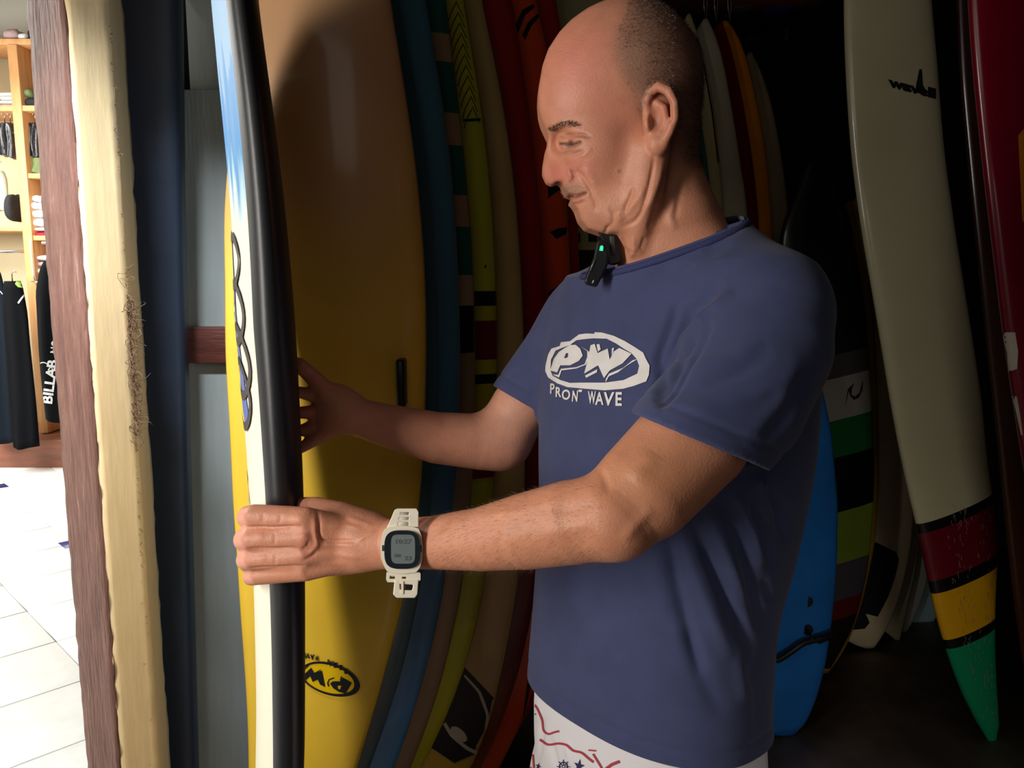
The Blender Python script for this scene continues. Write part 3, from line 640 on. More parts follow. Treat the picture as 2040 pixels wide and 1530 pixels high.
# board with a chequer of black squares, low behind the chin
rc, oc, dc = board('beige board with small black squares seen under the chin', [(300, 1150), (380, 1176), (430, 1192), (700, 1210), (1000, 1205), (1300, 1170), (1600, 1060)], [(300, .03), (400, .12), (700, .2), (1100, .2), (1400, .14), (1600, .03)], (2.2, 2.2), math.radians(4), .05,
   bandmat('beige_black', 2.2, [(1600, (40, 38, 34)), (500, (196, 176, 124)), (300, (196, 176, 124))]))
decals('square_print', [curve_polys([[(x_, y_), (x_+17, y_), (x_+17, y_+17), (x_, y_+17)]]) for x_, y_ in [(1139, 465), (1172, 465), (1139, 430), (1172, 430), (1139, 395)]], [oc], EM, rc, maxlen=10)

# ---- boards to the right of the head
def std2(hw, top, bot): return [(top, .01), (top+40, hw*.30), (top+160, hw*.62), (top+420, hw), (top+800, hw), (bot-150, hw*.7), (bot, .04)]
board('teal-railed board behind the nape of the neck', [(-120, 1240), (-40, 1290), (30, 1340), (120, 1372), (230, 1396), (370, 1416), (500, 1424), (800, 1420), (1300, 1360)], std2(.22, -120, 1300), (2.48, 2.48), math.radians(6), .055, ycol('teal', (52, 120, 130)))
board('pale yellow-green board behind the top of the head', [(-160, 1200), (-40, 1262), (20, 1310), (120, 1350), (300, 1385), (600, 1400), (1200, 1340)], std2(.22, -160, 1200), (2.40, 2.40), math.radians(6), .055, ycol('pale_yellowgreen', (196, 190, 140)))
rp, op, dp_ = board('cream board with a fine black pinstripe right of the ear', [(28, 1376), (60, 1388), (150, 1411), (250, 1427), (350, 1437), (420, 1442), (600, 1446), (900, 1440), (1290, 1400)], [(28, .008), (60, .03), (200, .08), (500, .2), (900, .22), (1290, .05)], (2.56, 2.56), math.radians(8), .05, ycol('cream_pin', (206, 194, 142)))
decal('pinstripe', [ribbon([(1388, 75), (1404, 140), (1418, 220), (1428, 300), (1431, 325)], 3)], [op], EM, rp, maxlen=10)
board('off-white board standing between the pinstriped and the orange one', [(38, 1410), (60, 1424), (120, 1441), (230, 1461), (330, 1476), (400, 1488), (520, 1494), (900, 1490), (1290, 1430)], [(38, .01), (70, .04), (200, .11), (500, .22), (900, .23), (1290, .05)], (2.64, 2.64), math.radians(8), .055, ycol('off_white', (202, 194, 166)))
board('dark red board showing as a thin edge left of the orange one', [(46, 1440), (80, 1452), (180, 1476), (300, 1497), (420, 1511), (520, 1514), (900, 1508), (1290, 1450)], [(46, .01), (80, .04), (200, .11), (500, .22), (900, .23), (1290, .05)], (2.72, 2.72), math.radians(8), .05, ycol('oxblood', (120, 16, 10)))
board('bright orange board right of the man\'s head', [(42, 1450), (55, 1467), (120, 1489), (230, 1514), (330, 1530), (430, 1538), (520, 1542), (900, 1538), (1290, 1480)], [(42, .012), (60, .04), (200, .11), (500, .22), (900, .23), (1290, .05)], (2.80, 2.80), math.radians(8), .06, ycol('orange_gloss', (246, 146, 14)))
board('dull beige board right of the orange one', [(105, 1498), (140, 1517), (220, 1541), (320, 1559), (420, 1571), (520, 1578), (700, 1584), (1290, 1540)], [(105, .01), (150, .05), (250, .11), (500, .22), (900, .23), (1290, .05)], (2.90, 2.90), math.radians(8), .06, ycol('dull_beige', (176, 154, 120)))
WIRE = plain('steel_wire', srgb(190, 190, 185), .3, metal=1)
for k, (x_, lb) in enumerate(((1406, 'thin wire loop over the off-white board'), (1427, 'thin wire loop left of the orange board\'s nose'), (1454, 'thin wire loop over the orange board\'s nose'))):
    v, f = tube_vf([U(x_-6, -60, 2.66), U(x_-4, 10, 2.66), U(x_, 44, 2.66), U(x_+3, 10, 2.66), U(x_+4, -60, 2.66)], .0022, 5)
    tag(mk('wire_hanger', v, f, WIRE, None, base=U(x_, 40, 2.66)), lb, 'wire', 'wire loops above the boards')
br = empty('bracket', tuple(U(1530, 75, 3.2)), 'grey metal bracket arm in the dark above the rack', 'bracket')
GM = plain('grey_metal', srgb(120, 126, 124), .4, metal=.6)
p = U(1490, 78, 3.2); q = U(1572, 68, 3.2); mk('arm', *tube_vf([p, q], .012, 8), GM, br)
mk('end_cap', *tube_vf([U(1568, 58, 3.19), U(1568, 80, 3.19)], .016, 10), GM, br); mk('stay', *tube_vf([U(1532, 96, 3.2), U(1546, 72, 3.2)], .004, 6), GM, br)
lump('folded_cloth', 1455, 1520, -30, 10, 3.0, .2, cl('dusty_pink', (150, 110, 118)), 'dusty pink cloth bundle at the top edge above the bracket', 'clothes', seed=70)
lump('folded_cloth', 1530, 1610, -30, 8, 3.0, .2, CBL, 'blue cloth bundle at the top edge above the bracket', 'clothes', seed=71)
tp = boxo('loft_shelf', U(1340, 0, 3.0)[0]-.1, U(1640, 0, 3.0)[0], 2.95, 3.35, U(1500, -12, 3.0)[2]-.05, U(1500, -12, 3.0)[2]-.035, BROWNRAIL, base=U(1500, 0, 3.0)); tag(tp, 'dark shelf above the rack holding the cloth bundles', 'shelf')
tp.location.z += .02

# ---- right side
rw, ow, dw = board('off-white longboard on the right with black-edged maroon, yellow and green tail', [(-400, 1700), (-200, 1688), (0, 1681), (120, 1684), (300, 1695), (450, 1715), (620, 1745), (800, 1774), (950, 1802), (1060, 1830), (1190, 1856), (1290, 1882), (1380, 1914), (1440, 1943), (1487, 1975)],
   [(-400, .06), (-150, .13), (100, .150), (400, .158), (800, .160), (1100, .138), (1300, .088), (1400, .058), (1460, .03), (1487, .012)], (2.33, 2.33), math.radians(14), .066,
   bandmat('longboard_bands', 2.33, [(1487, (16, 150, 100)), (1262, (16, 18, 16)), (1240, (240, 176, 16)), (1140, (14, 14, 14)), (1112, (112, 12, 30)), (1014, (16, 16, 14)), (990, (206, 198, 160)), (-400, (206, 198, 160))], slope=-.30, x_ref=0.0, vary=.05), side='L', n=140)
def bandfix():
    pass
decal('dark_wordmark', [text_polys('wavell', lambda u, v: (1772+u*92, 172+u*24-v*26), bold=.06), curve_polys([[(1824, 172), (1831, 138), (1836, 138), (1838, 168), (1846, 186), (1828, 186)]])], [ow], EM, rw, maxlen=6)
# wax streaks on its tail
wx = []
for k in range(150):
    y_ = rng.uniform(1000, 1430); x0 = np.interp(y_, [1000, 1200, 1440], [1880, 1900, 1962]); x1 = np.interp(y_, [1000, 1200, 1440], [1975, 1990, 2000]); x_ = rng.uniform(x0, x1); l = rng.uniform(4, 14); wx.append(ribbon([(x_, y_), (x_+rng.normal(1, 1.5), y_+l/2), (x_+rng.normal(1.2, 1), y_+l)], .7))
o = decal('wax_streaks', wx, [ow], WAX, rw, maxlen=12); o['kind'] = 'stuff'; o['label'] = 'pale scratched wax streaks'
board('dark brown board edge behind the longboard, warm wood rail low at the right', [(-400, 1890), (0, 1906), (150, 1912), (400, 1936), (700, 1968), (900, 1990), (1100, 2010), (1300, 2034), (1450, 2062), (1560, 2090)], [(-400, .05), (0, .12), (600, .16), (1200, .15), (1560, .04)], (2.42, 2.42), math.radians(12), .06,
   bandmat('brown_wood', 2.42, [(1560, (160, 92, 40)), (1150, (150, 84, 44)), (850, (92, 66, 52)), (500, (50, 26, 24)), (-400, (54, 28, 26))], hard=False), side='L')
rk, ok_, dk_ = board('crimson board at the right edge with two white patches', [(-400, 1920), (0, 1930), (150, 1941), (350, 1962), (550, 1986), (650, 1998), (800, 2020), (950, 2044), (1200, 2095), (1500, 2180)], [(-400, .06), (0, .15), (500, .18), (1000, .17), (1500, .05)], (2.0, 2.0), math.radians(16), .07,
   ycol('crimson', (128, 6, 34)), side='L')
decals('white_patch', [curve_polys([[(1996, 662), (2022, 662), (2028, 700), (2026, 735), (2010, 740), (2006, 700)]]), curve_polys([[(2017, 788), (2026, 790), (2033, 830), (2038, 868), (2034, 866), (2024, 820)]])], [ok_], WHITE0 if 'WHITE0' in globals() else plain('pale_patch', srgb(214, 206, 186), .6), rk, maxlen=10)
decal('orange_patch', [curve_polys([[(2028, 270), (2045, 250), (2060, 460), (2036, 440)]])], [ok_], plain('orange_paint', srgb(214, 130, 30), .4), rk, maxlen=10)
ru, ou, du = board('bright blue foam board behind the man\'s back, two plug holes near its tail', [(620, 1560), (680, 1600), (760, 1632), (850, 1652), (1000, 1666), (1150, 1663), (1250, 1652), (1330, 1640), (1400, 1620), (1445, 1598), (1462, 1582)], [(620, .03), (700, .12), (850, .18), (1100, .19), (1250, .165), (1380, .12), (1440, .08), (1462, .055)], (2.36, 2.36), math.radians(14), .07,
   plain('blue_foam', srgb(34, 112, 190), .42, coat=.2, bump=(60, .25, .002), vary=.1, vscale=9), sec=3.0)
for cy_ in (1198, 1254):
    c = U(1608, cy_, 2.305); a = [(c[0]+.017*math.cos(t), c[1]-.004, c[2]+.017*math.sin(t)) for t in np.linspace(0, 6.283, 17)[:-1]]
    b2 = [(x, y+.02, z) for x, y, z in a]; F = [tuple(range(16))[::-1]]+[(i, (i+1) % 16, 16+(i+1) % 16, 16+i) for i in range(16)]
    mk('leash_plug', a+b2, F, BLK, ru, smooth=False)
cd = empty('leash', tuple(U(1590, 1290, 2.28)), 'black leash cord crossing the blue foam board', 'leash')
mk('cord', *tube_vf(smooth_curve([U(1525, 1272, 2.27), U(1545, 1318, 2.25), U(1570, 1302, 2.26), U(1600, 1280, 2.27), U(1640, 1270, 2.28), U(1662, 1262, 2.30)], 30, .03), .010, 8), BLK, cd)
mk('cord_end', *tube_vf([U(1608, 1254, 2.29), U(1618, 1272, 2.27), U(1632, 1280, 2.27), U(1655, 1270, 2.29)], .005, 6), BLK, cd)
rg, og, dg = board('black board with pale, green and lime panels between blue foam and longboard', [(300, 1640), (420, 1690), (600, 1722), (800, 1737), (950, 1742), (1050, 1738), (1150, 1726), (1250, 1700), (1330, 1655)], [(300, .02), (450, .12), (800, .19), (1050, .18), (1200, .13), (1330, .03)], (2.62, 2.62), math.radians(8), .055,
   bandmat('black_green_panels', 2.62, [(1330, (30, 16, 16)), (1230, (90, 20, 18)), (1190, (70, 66, 70)), (1118, (110, 130, 40)), (1015, (12, 13, 16)), (905, (20, 96, 44)), (830, (150, 146, 138)), (745, (70, 68, 64)), (700, (28, 27, 26)), (300, (22, 22, 24))], slope=-.2, x_ref=0.0))
decal('wave_emblem', [curve_polys([[(1683, 812), (1689, 775), (1702, 762), (1697, 775), (1696, 786), (1703, 790), (1712, 782), (1717, 762), (1719, 755), (1718, 776), (1711, 792), (1701, 797), (1693, 788), (1691, 778), (1686, 800)]])], [og], EM, rg, maxlen=6)
board('dark yellow-railed board just left of the longboard', [(400, 1700), (430, 1712), (480, 1724), (620, 1738), (800, 1749), (950, 1752), (1080, 1744), (1200, 1718), (1290, 1686), (1340, 1650)], [(400, .02), (500, .08), (800, .18), (1100, .17), (1250, .1), (1340, .03)], (2.70, 2.70), math.radians(8), .05, ycol('olive_yellow', (150, 112, 24)))
rq, oq, dq = board('cream board with a black tail pad standing left of the longboard\'s foot', [(300, 1770), (500, 1800), (800, 1822), (980, 1824), (1080, 1817), (1150, 1804), (1210, 1786), (1250, 1768), (1280, 1750), (1290, 1742)], [(300, .02), (500, .14), (800, .22), (1080, .20), (1200, .15), (1270, .09), (1290, .045)], (2.93, 2.93), math.radians(8), .05, ycol('cream_board', (216, 196, 156)))
decal('tail_pad', [curve_polys([[(1700, 1085), (1745, 1080), (1785, 1100), (1790, 1115), (1782, 1150), (1768, 1190), (1748, 1228), (1724, 1222), (1732, 1240), (1722, 1252), (1690, 1255)]])], [oq], EM, rq, lift=.004, maxlen=12)
board('thin cream board behind the black tail pad one', [(400, 1800), (700, 1836), (900, 1842), (1050, 1836), (1150, 1822), (1220, 1805), (1262, 1796), (1276, 1792)], [(400, .03), (700, .16), (1000, .18), (1150, .13), (1240, .06), (1276, .012)], (3.02, 3.02), math.radians(6), .045, ycol('cream_two', (214, 204, 168)))
board('white board partly behind the longboard\'s yellow band', [(400, 1830), (700, 1862), (900, 1872), (1050, 1866), (1120, 1856), (1190, 1838), (1240, 1818), (1264, 1802)], [(400, .03), (700, .16), (1000, .18), (1150, .12), (1230, .05), (1264, .012)], (3.10, 3.10), math.radians(6), .045, ycol('white_three', (222, 216, 200)))
board('pale blue-white board tip low behind the longboard', [(500, 1860), (800, 1900), (1000, 1905), (1120, 1897), (1200, 1880), (1240, 1862), (1254, 1846)], [(500, .03), (800, .16), (1050, .16), (1150, .13), (1230, .08), (1254, .03)], (3.2, 3.2), math.radians(4), .045, ycol('pale_blue', (176, 206, 212)))
# ================================================================== implicit surface tools
def f32(p): return np.asarray(p, np.float32)
def smin(a, b, k):
    h = np.maximum(k-np.abs(a-b), 0)/k
    return np.minimum(a, b)-h*h*k*.25
def smax(a, b, k): return -smin(-a, -b, k)
def ell_f(c, r, R=None):
    c = f32(c); r = f32(r); R = None if R is None else f32(R)
    def fn(P):
        q = P-c
        if R is not None: q = q@R
        k0 = np.linalg.norm(q/r, axis=-1); k1 = np.linalg.norm(q/(r*r), axis=-1)+1e-9
        return k0*(k0-1)/k1
    return fn
def cap_f(a, b, r1, r2, flat=None):
    a = f32(a); b = f32(b); ab = b-a; L2 = float(ab@ab)
    def fn(P):
        q = P-a; t = np.clip((q@ab)/L2, 0, 1); d = q-t[..., None]*ab
        if flat is not None:
            n = f32(flat[0]); dn = d@n; d = d+(dn*(flat[1]-1))[..., None]*n
        return np.linalg.norm(d, axis=-1)-(r1+(r2-r1)*t)
    return fn
def chain_f(pts, rs, flat=None):
    fs = [cap_f(pts[i], pts[i+1], rs[i], rs[i+1], flat) for i in range(len(pts)-1)]
    def fn(P):
        d = fs[0](P)
        for f in fs[1:]: d = np.minimum(d, f(P))
        return d
    return fn
def loft_f(zs, cs, As, Bs, lt, ft, e=2.4):
    """stack of rounded ellipses: centre (x,y), half width A along lt, half depth B along ft"""
    zs = np.array(zs, float); cs = np.array(cs, float); As = np.array(As, float); Bs = np.array(Bs, float)
    zz = np.linspace(zs[0], zs[-1], 80); k = np.exp(-.5*(np.arange(-6, 7)/3.)**2); k /= k.sum()
    def sm(v):
        v = np.interp(zz, zs, v); a = np.concatenate([2*v[0]-v[6:0:-1], v, 2*v[-1]-v[-2:-8:-1]]); return np.convolve(a, k, 'valid')
    cx, cy, A_, B_ = sm(cs[:, 0]), sm(cs[:, 1]), sm(As), sm(Bs)
    def fn(P):
        z = P[..., 2]; x = P[..., 0]-np.interp(z, zz, cx); y = P[..., 1]-np.interp(z, zz, cy)
        a = np.interp(z, zz, A_); b = np.interp(z, zz, B_)
        u = np.abs(x*lt[0]+y*lt[1])/a; v = np.abs(x*ft[0]+y*ft[1])/b
        r = (u**e+v**e)**(1/e)
        d = (r-1)*np.minimum(a, b)
        dz = np.maximum(zz[0]-z, z-zz[-1])
        return np.maximum(d, dz).astype(np.float32)
    return fn
def poly_f(pts_xz, ax=(0, 2), keep=None):
    """signed distance to a closed polygon in the xz plane, extruded along y"""
    Q = f32(pts_xz)
    def fn(P):
        p = P[..., list(ax)]; d = np.full(p.shape[:-1], 1e9, np.float32); s = np.ones(p.shape[:-1], np.float32)
        for i in range(len(Q)):
            a = Q[i]; b = Q[i-1]; e = b-a; v = p-a
            t = np.clip((v@e)/(e@e), 0, 1); q = v-t[..., None]*e; d = np.minimum(d, (q*q).sum(-1))
            c1 = p[..., 1] >= a[1]; c2 = p[..., 1] < b[1]; c3 = e[0]*v[..., 1] > e[1]*v[..., 0]
            s = np.where((c1 & c2 & c3) | (~c1 & ~c2 & ~c3), -s, s)
        return s*np.sqrt(d)
    return fn
def evalops(ops, P, C, R):
    """P (N,m,3) points in blocks, C (N,3) block centres, R block radius"""
    d = np.full(P.shape[:-1], 1.0, np.float32)
    for op in ops:
        kind, k, fn = op
        if kind == 'group':
            dd = evalops(fn, P, C, R); d = smin(d, dd, k); continue
        if kind == 'clip':
            d = smax(d, fn(P), k); continue
        c = fn(C); m = c < R*1.9+k+.028
        if not m.any(): continue
        v = fn(P[m])
        if kind == 'add': d[m] = smin(d[m], v, k)
        elif kind == 'sub': d[m] = smax(d[m], -v, k)
    return d
def mesh_ops(ops, lo, hi, h, region=None):
    B = 8; s = B*h; lo = np.array(lo, float); n = np.ceil((np.array(hi)-lo)/s).astype(int)
    I = np.stack(np.meshgrid(*[np.arange(k) for k in n], indexing='ij'), -1).reshape(-1, 3)
    C = f32(lo+(I+.5)*s)
    if region is not None:
        m = region(C); I = I[m]; C = C[m]
    d = evalops(ops, C[:, None, :], C, s*.9)[:, 0]
    m = np.abs(d) < s*.87*1.75+.003; I = I[m]; C = C[m]
    g = np.arange(B+1)*h; G = f32(np.stack(np.meshgrid(g, g, g, indexing='ij'), -1).reshape(-1, 3))
    gi = np.arange(B+1); GI = np.stack(np.meshgrid(gi, gi, gi, indexing='ij'), -1).reshape(-1, 3)
    dim = n*B+2
    allid = []; allv = []; quads = []
    gid = lambda q: (q[:, 0]*dim[1]+q[:, 1])*dim[2]+q[:, 2]
    for s0 in range(0, len(I), 1200):
        Ii = I[s0:s0+1200]; Ci = C[s0:s0+1200]; org = lo+Ii*s
        P = f32(lo+(Ii[:, None, :]*B+GI[None])*h)
        D = evalops(ops, P, Ci, s*.9).reshape(-1, B+1, B+1, B+1)
        sg = D < 0
        corners = [(a, b, c) for a in (0, 1) for b in (0, 1) for c in (0, 1)]
        cs_ = {q: D[:, q[0]:B+q[0], q[1]:B+q[1], q[2]:B+q[2]] for q in corners}
        cnt = sum((cs_[q] < 0).astype(np.int8) for q in corners)
        act = np.argwhere((cnt > 0) & (cnt < 8))
        if len(act) == 0: continue
        b, i, j, k = act.T
        vals = {q: cs_[q][b, i, j, k] for q in corners}
        acc = np.zeros((len(act), 3)); num = np.zeros(len(act))
        for q in corners:
            for ax in range(3):
                if q[ax] == 0:
                    q2 = list(q); q2[ax] = 1; q2 = tuple(q2); v0 = vals[q]; v1 = vals[q2]; mm = (v0 < 0) != (v1 < 0)
                    t = np.where(mm, v0/(v0-v1+1e-12), 0); pt = np.zeros((len(act), 3)); pt[:] = q; pt[:, ax] = t
                    acc += pt*mm[:, None]; num += mm
        cell = Ii[b]*B+np.stack([i, j, k], 1)
        allid.append(gid(cell)); allv.append(lo+(cell+acc/num[:, None])*h)
        for ax in range(3):
            a0 = D[:, :B, :B, :B] < 0
            sl = [slice(0, B)]*3; sl[ax] = slice(1, B+1); a1 = D[:, sl[0], sl[1], sl[2]] < 0
            e = np.argwhere(a0 != a1)
            if len(e) == 0: continue
            bb, ee = e[:, 0], e[:, 1:]; c0 = Ii[bb]*B+ee; flip = a0[bb, ee[:, 0], ee[:, 1], ee[:, 2]]
            u = (ax+1) % 3; v = (ax+2) % 3; du = np.zeros(3, int); dv = np.zeros(3, int); du[u] = 1; dv[v] = 1
            q = np.stack([gid(c0-du-dv), gid(c0-dv), gid(c0), gid(c0-du)], 1)
            q[~flip] = q[~flip][:, ::-1]
            quads.append(q)
    ids = np.concatenate(allid); V = np.concatenate(allv); Q = np.concatenate(quads)
    o = np.argsort(ids); ids = ids[o]; V = V[o]
    pos = np.searchsorted(ids, Q); pos = np.clip(pos, 0, len(ids)-1); ok = (ids[pos] == Q).all(1)
    return V, pos[ok]
def vnormals(V, F):
    n = np.zeros_like(V); fn = np.cross(V[F[:, 2]]-V[F[:, 0]], V[F[:, 3]]-V[F[:, 1]])
    for c in range(4):
        for a in range(3): n[:, a] += np.bincount(F[:, c], fn[:, a], len(V))
    return n/(np.linalg.norm(n, axis=1, keepdims=True)+1e-12)
def seg_dist(x, y, pts):
    d = np.full(x.shape, 1e9); T = np.zeros(x.shape); L = 0
    P = np.asarray(pts, float); ln = np.linalg.norm(np.diff(P, axis=0), axis=1); tot = ln.sum()
    for i in range(len(P)-1):
        a, b = P[i], P[i+1]; e = b-a; t = np.clip(((x-a[0])*e[0]+(y-a[1])*e[1])/(e@e+1e-9), 0, 1)
        q = np.hypot(x-a[0]-t*e[0], y-a[1]-t*e[1]); m = q < d
        d = np.where(m, q, d); T = np.where(m, (L+t*ln[i])/tot, T); L += ln[i]
    return d, T
def sculpt(V, N, strokes, mirrorY=None, sel=None):
    """strokes (points, width px, height m[, taper]) pushed along the normals on the side that faces the viewer (and mirrored)"""
    W = V.copy()
    if mirrorY is not None:
        f = V[:, 1] > mirrorY; W[f, 1] = 2*mirrorY-W[f, 1]; NN = N.copy(); NN[f, 1] *= -1
    else: NN = N
    px, py = proj(W); vd = W-np.array((0, 0, CAMZ)); face = -(NN*vd).sum(1)/np.linalg.norm(vd, axis=1)
    msk = np.clip(face*3, 0, 1)
    if sel is not None: msk = msk*sel
    D = np.zeros(len(V)); idx = np.nonzero(msk > 0)[0]
    for st in strokes:
        pts, wd, hgt = st[:3]; tp = st[3] if len(st) > 3 else True
        A = np.asarray(pts, float); lo = A.min(0)-3*wd; hi = A.max(0)+3*wd
        ii = idx[(px[idx] > lo[0]) & (px[idx] < hi[0]) & (py[idx] > lo[1]) & (py[idx] < hi[1])]
        if len(ii) == 0: continue
        if len(A) == 1:
            d = np.hypot(px[ii]-A[0, 0], py[ii]-A[0, 1]); e = 1.0
        else:
            C = smooth_curve(A, 24, .04) if len(A) > 2 else A
            d, t = seg_dist(px[ii], py[ii], C); e = np.clip(np.minimum(t, 1-t)*4, 0, 1)**.7 if tp else 1.0
        D[ii] += hgt*np.exp(-(d/wd)**2)*e
    return V+N*(D*msk)[:, None]

# ================================================================== the man
YH = 0.965                              # plane of the head's middle
lt = np.array((0.68, -0.733)); ft = np.array((-0.733, -0.68))
def H(px, py, lat=0.0): return U(px, py, YH-lat)
hp = []                                  # head primitives
def both(kind, k, mkf, px, py, lat, *a):
    p = H(px, py, lat); hp.append((kind, k, mkf(p, *a))); q = p.copy(); q[1] = 2*YH-q[1]; hp.append((kind, k, mkf(q, *a)))
hp.append(('add', .01, ell_f(H(1240, 158), (.096, .077, .091))))
hp.append(('add', .02, ell_f(H(1200, 190), (.080, .067, .088))))
hp.append(('add', .02, ell_f(H(1165, 215), (.056, .058, .062))))
hp.append(('add', .02, ell_f(H(1200, 310), (.068, .056, .072))))
hp.append(('add', .02, ell_f(H(1190, 385), (.045, .043, .052))))
both('add', .02, lambda p: ell_f(p, (.030, .020, .026)), 1195, 300, .046)      # cheekbone
both('add', .02, lambda p: ell_f(p, (.030, .018, .034)), 1215, 370, .036)      # cheek
hp.append(('add', .02, ell_f(H(1188, 428), (.026, .026, .026))))                # chin
for s in (1, -1):
    def L(px, py, lat):
        p = H(px, py, lat)
        if s < 0: p[1] = 2*YH-p[1]
        return p
    hp.append(('add', .022, chain_f([L(1290, 300, .058), L(1278, 375, .052), L(1235, 430, .038), L(1190, 446, .014)], [.016, .018, .018, .018])))
    hp.append(('add', .010, chain_f([L(1092, 252, .006), L(1122, 247, .028), L(1160, 254, .044), L(1200, 262, .052)], [.009, .010, .008, .005])))   # brow ridge
    hp.append(('sub', .012, ell_f(L(1112, 283, .040), (.012, .017, .010))))       # eye hollow
    hp.append(('add', .004, ell_f(L(1136, 281, .031), (.0135, .0145, .0125))))    # lidded eyeball
    hp.append(('add', .006, ell_f(L(1118, 352, .0125), (.0125, .0095, .0105))))   # nose wing
    hp.append(('add', .012, cap_f(L(1150, 388, .020), L(1132, 393, .004), .006, .009)))
    hp.append(('sub', .003, ell_f(L(1108, 366, .0085), (.0075, .0040, .0045))))   # nostril
hp.append(('add', .010, chain_f([H(1099, 262), H(1104, 300), H(1098, 345)], [.011, .010, .0135])))
hp.append(('add', .008, ell_f(H(1098, 352), (.0125, .0135, .0125))))
hp.append(('add', .010, ell_f(H(1152, 378), (.018, .026, .020))))
hp.append(('add', .008, ell_f(H(1152, 403), (.014, .018, .010))))
prof = [(1231,471),(1223,466),(1203,470),(1187,465),(1167,458),(1154,442),(1150,430),(1147,420),(1140,411),(1136,404),(1138,396),(1133,391),(1128,389),(1122,380),(1119,372),(1117,367),
        (1110,366),(1098,372),(1088,367),(1080,350),(1080,332),(1085,306),(1090,290),(1091,278),(1086,266),(1078,250),(1073,232),(1071,205),(1072,182),(1079,142),(1090,111),
        (1111,80),(1134,57),(1167,34),(1200,19),(1229,11),(1262,8),(1298,18),(1321,31),(1347,55),(1370,85),(1384,114),(1390,147),(1394,196),(1393,245),(1390,290),(1400,330),(1420,390),(1500,440),(1500,560),(1230,560)]
pw = [H(x, y) for x, y in prof]
hp.append(('clip', .004, poly_f([(p[0], p[2]) for p in pw])))
# ears
def ear(s):
    def L(px, py, lat):
        p = H(px, py, lat)
        if s < 0: p[1] = 2*YH-p[1]
        return p
    o = []
    o.append(('add', .006, ell_f(L(1312, 232, .076), (.017, .009, .034))))
    o.append(('add', .005, chain_f([L(1291, 232, .078), L(1287, 205, .084), L(1294, 183, .088), L(1312, 173, .091), L(1332, 182, .094), L(1343, 205, .095), L(1344, 235, .093), L(1334, 262, .089), L(1324, 282, .085)],
                                  [.0040, .0046, .0050, .0052, .0052, .0052, .0050, .0048, .0050])))
    o.append(('add', .006, ell_f(L(1311, 286, .081), (.0095, .0065, .0100))))
    o.append(('add', .004, chain_f([L(1308, 205, .084), L(1322, 215, .086), L(1325, 238, .085), L(1314, 262, .083)], [.0032, .0040, .0045, .0038])))
    o.append(('add', .004, ell_f(L(1293, 245, .083), (.0055, .0055, .0080))))
    o.append(('sub', .004, ell_f(L(1306, 240, .088), (.0070, .0080, .0110))))
    o.append(('sub', .003, chain_f([L(1300, 205, .090), L(1315, 190, .093), L(1333, 208, .096), L(1335, 238, .094)], [.0022, .0028, .0030, .0022])))
    return o
NK = lambda px, py, Y: U(px, py, Y)
neck = [('add', .02, chain_f([NK(1312, 270, .965), NK(1312, 360, .965), NK(1326, 440, .965), NK(1345, 520, .975)], [.047, .048, .056, .062])),
        ('add', .03, chain_f([NK(1262, 430, .965), NK(1285, 500, .965)], [.026, .034])),
        ('add', .012, chain_f([NK(1312, 300, .905), NK(1290, 400, .905), NK(1266, 490, .925)], [.011, .013, .009])),
        ('add', .03, chain_f([NK(1346, 385, .965), NK(1385, 495, .955), NK(1470, 600, .90)], [.028, .040, .038])),
        ('add', .03, chain_f([NK(1340, 490, 1.0), NK(1220, 610, 1.10)], [.045, .038]))]
# near arm
aS, aM, aE = U(1520, 630, .868), U(1385, 872, .785), U(1232, 1028, .745)
armN = [('add', .02, chain_f([aS, U(1450, 765, .83), aM, U(1285, 975, .757), aE], [.042, .044, .054, .050, .0385])),
        ('add', .03, ell_f(U(1228, 1040, .738), (.024, .026, .020))),
        ('add', .02, chain_f([U(1205, 1026, .745), U(1140, 1040, .757), U(1050, 1058, .777), U(960, 1074, .80), U(865, 1081, .826), U(775, 1084, .848), U(725, 1082, .853)], [.0385, .0415, .0385, .0330, .0285, .0270, .0285], ((0, 1, 0), 1.12)))]
# near hand on the board's rail
hd = (0.0, .96, .27)
def fing(y0, y1, y2, xp, Y, r):
    return ('add', .006, chain_f([U(700, y0, .855), U(610, y1, Y-.004), U(xp+26, y2, Y+.004), U(xp+13, y2+2, Y+.020), U(xp+10, y2+4, Y+.050), U(xp+22, y2+4, Y+.075)], [.0150, .0135, r, r*.98, r*.88, r*.70]))
handN = [('add', .012, ell_f(U(668, 1084, .858), (.046, .017, .036))),
         ('add', .012, ell_f(U(720, 1083, .856), (.040, .019, .030))),
         fing(1058, 1035, 1028, 482, .842, .0128), fing(1076, 1070, 1073, 476, .840, .0132), fing(1094, 1105, 1113, 480, .843, .0125), fing(1108, 1133, 1146, 490, .850, .0105),
         ('add', .010, chain_f([U(740, 1052, .865), U(680, 1028, .872), U(630, 1012, .885), U(606, 1010, .905), U(590, 1014, .93)], [.019, .016, .0125, .0115, .0095]))]
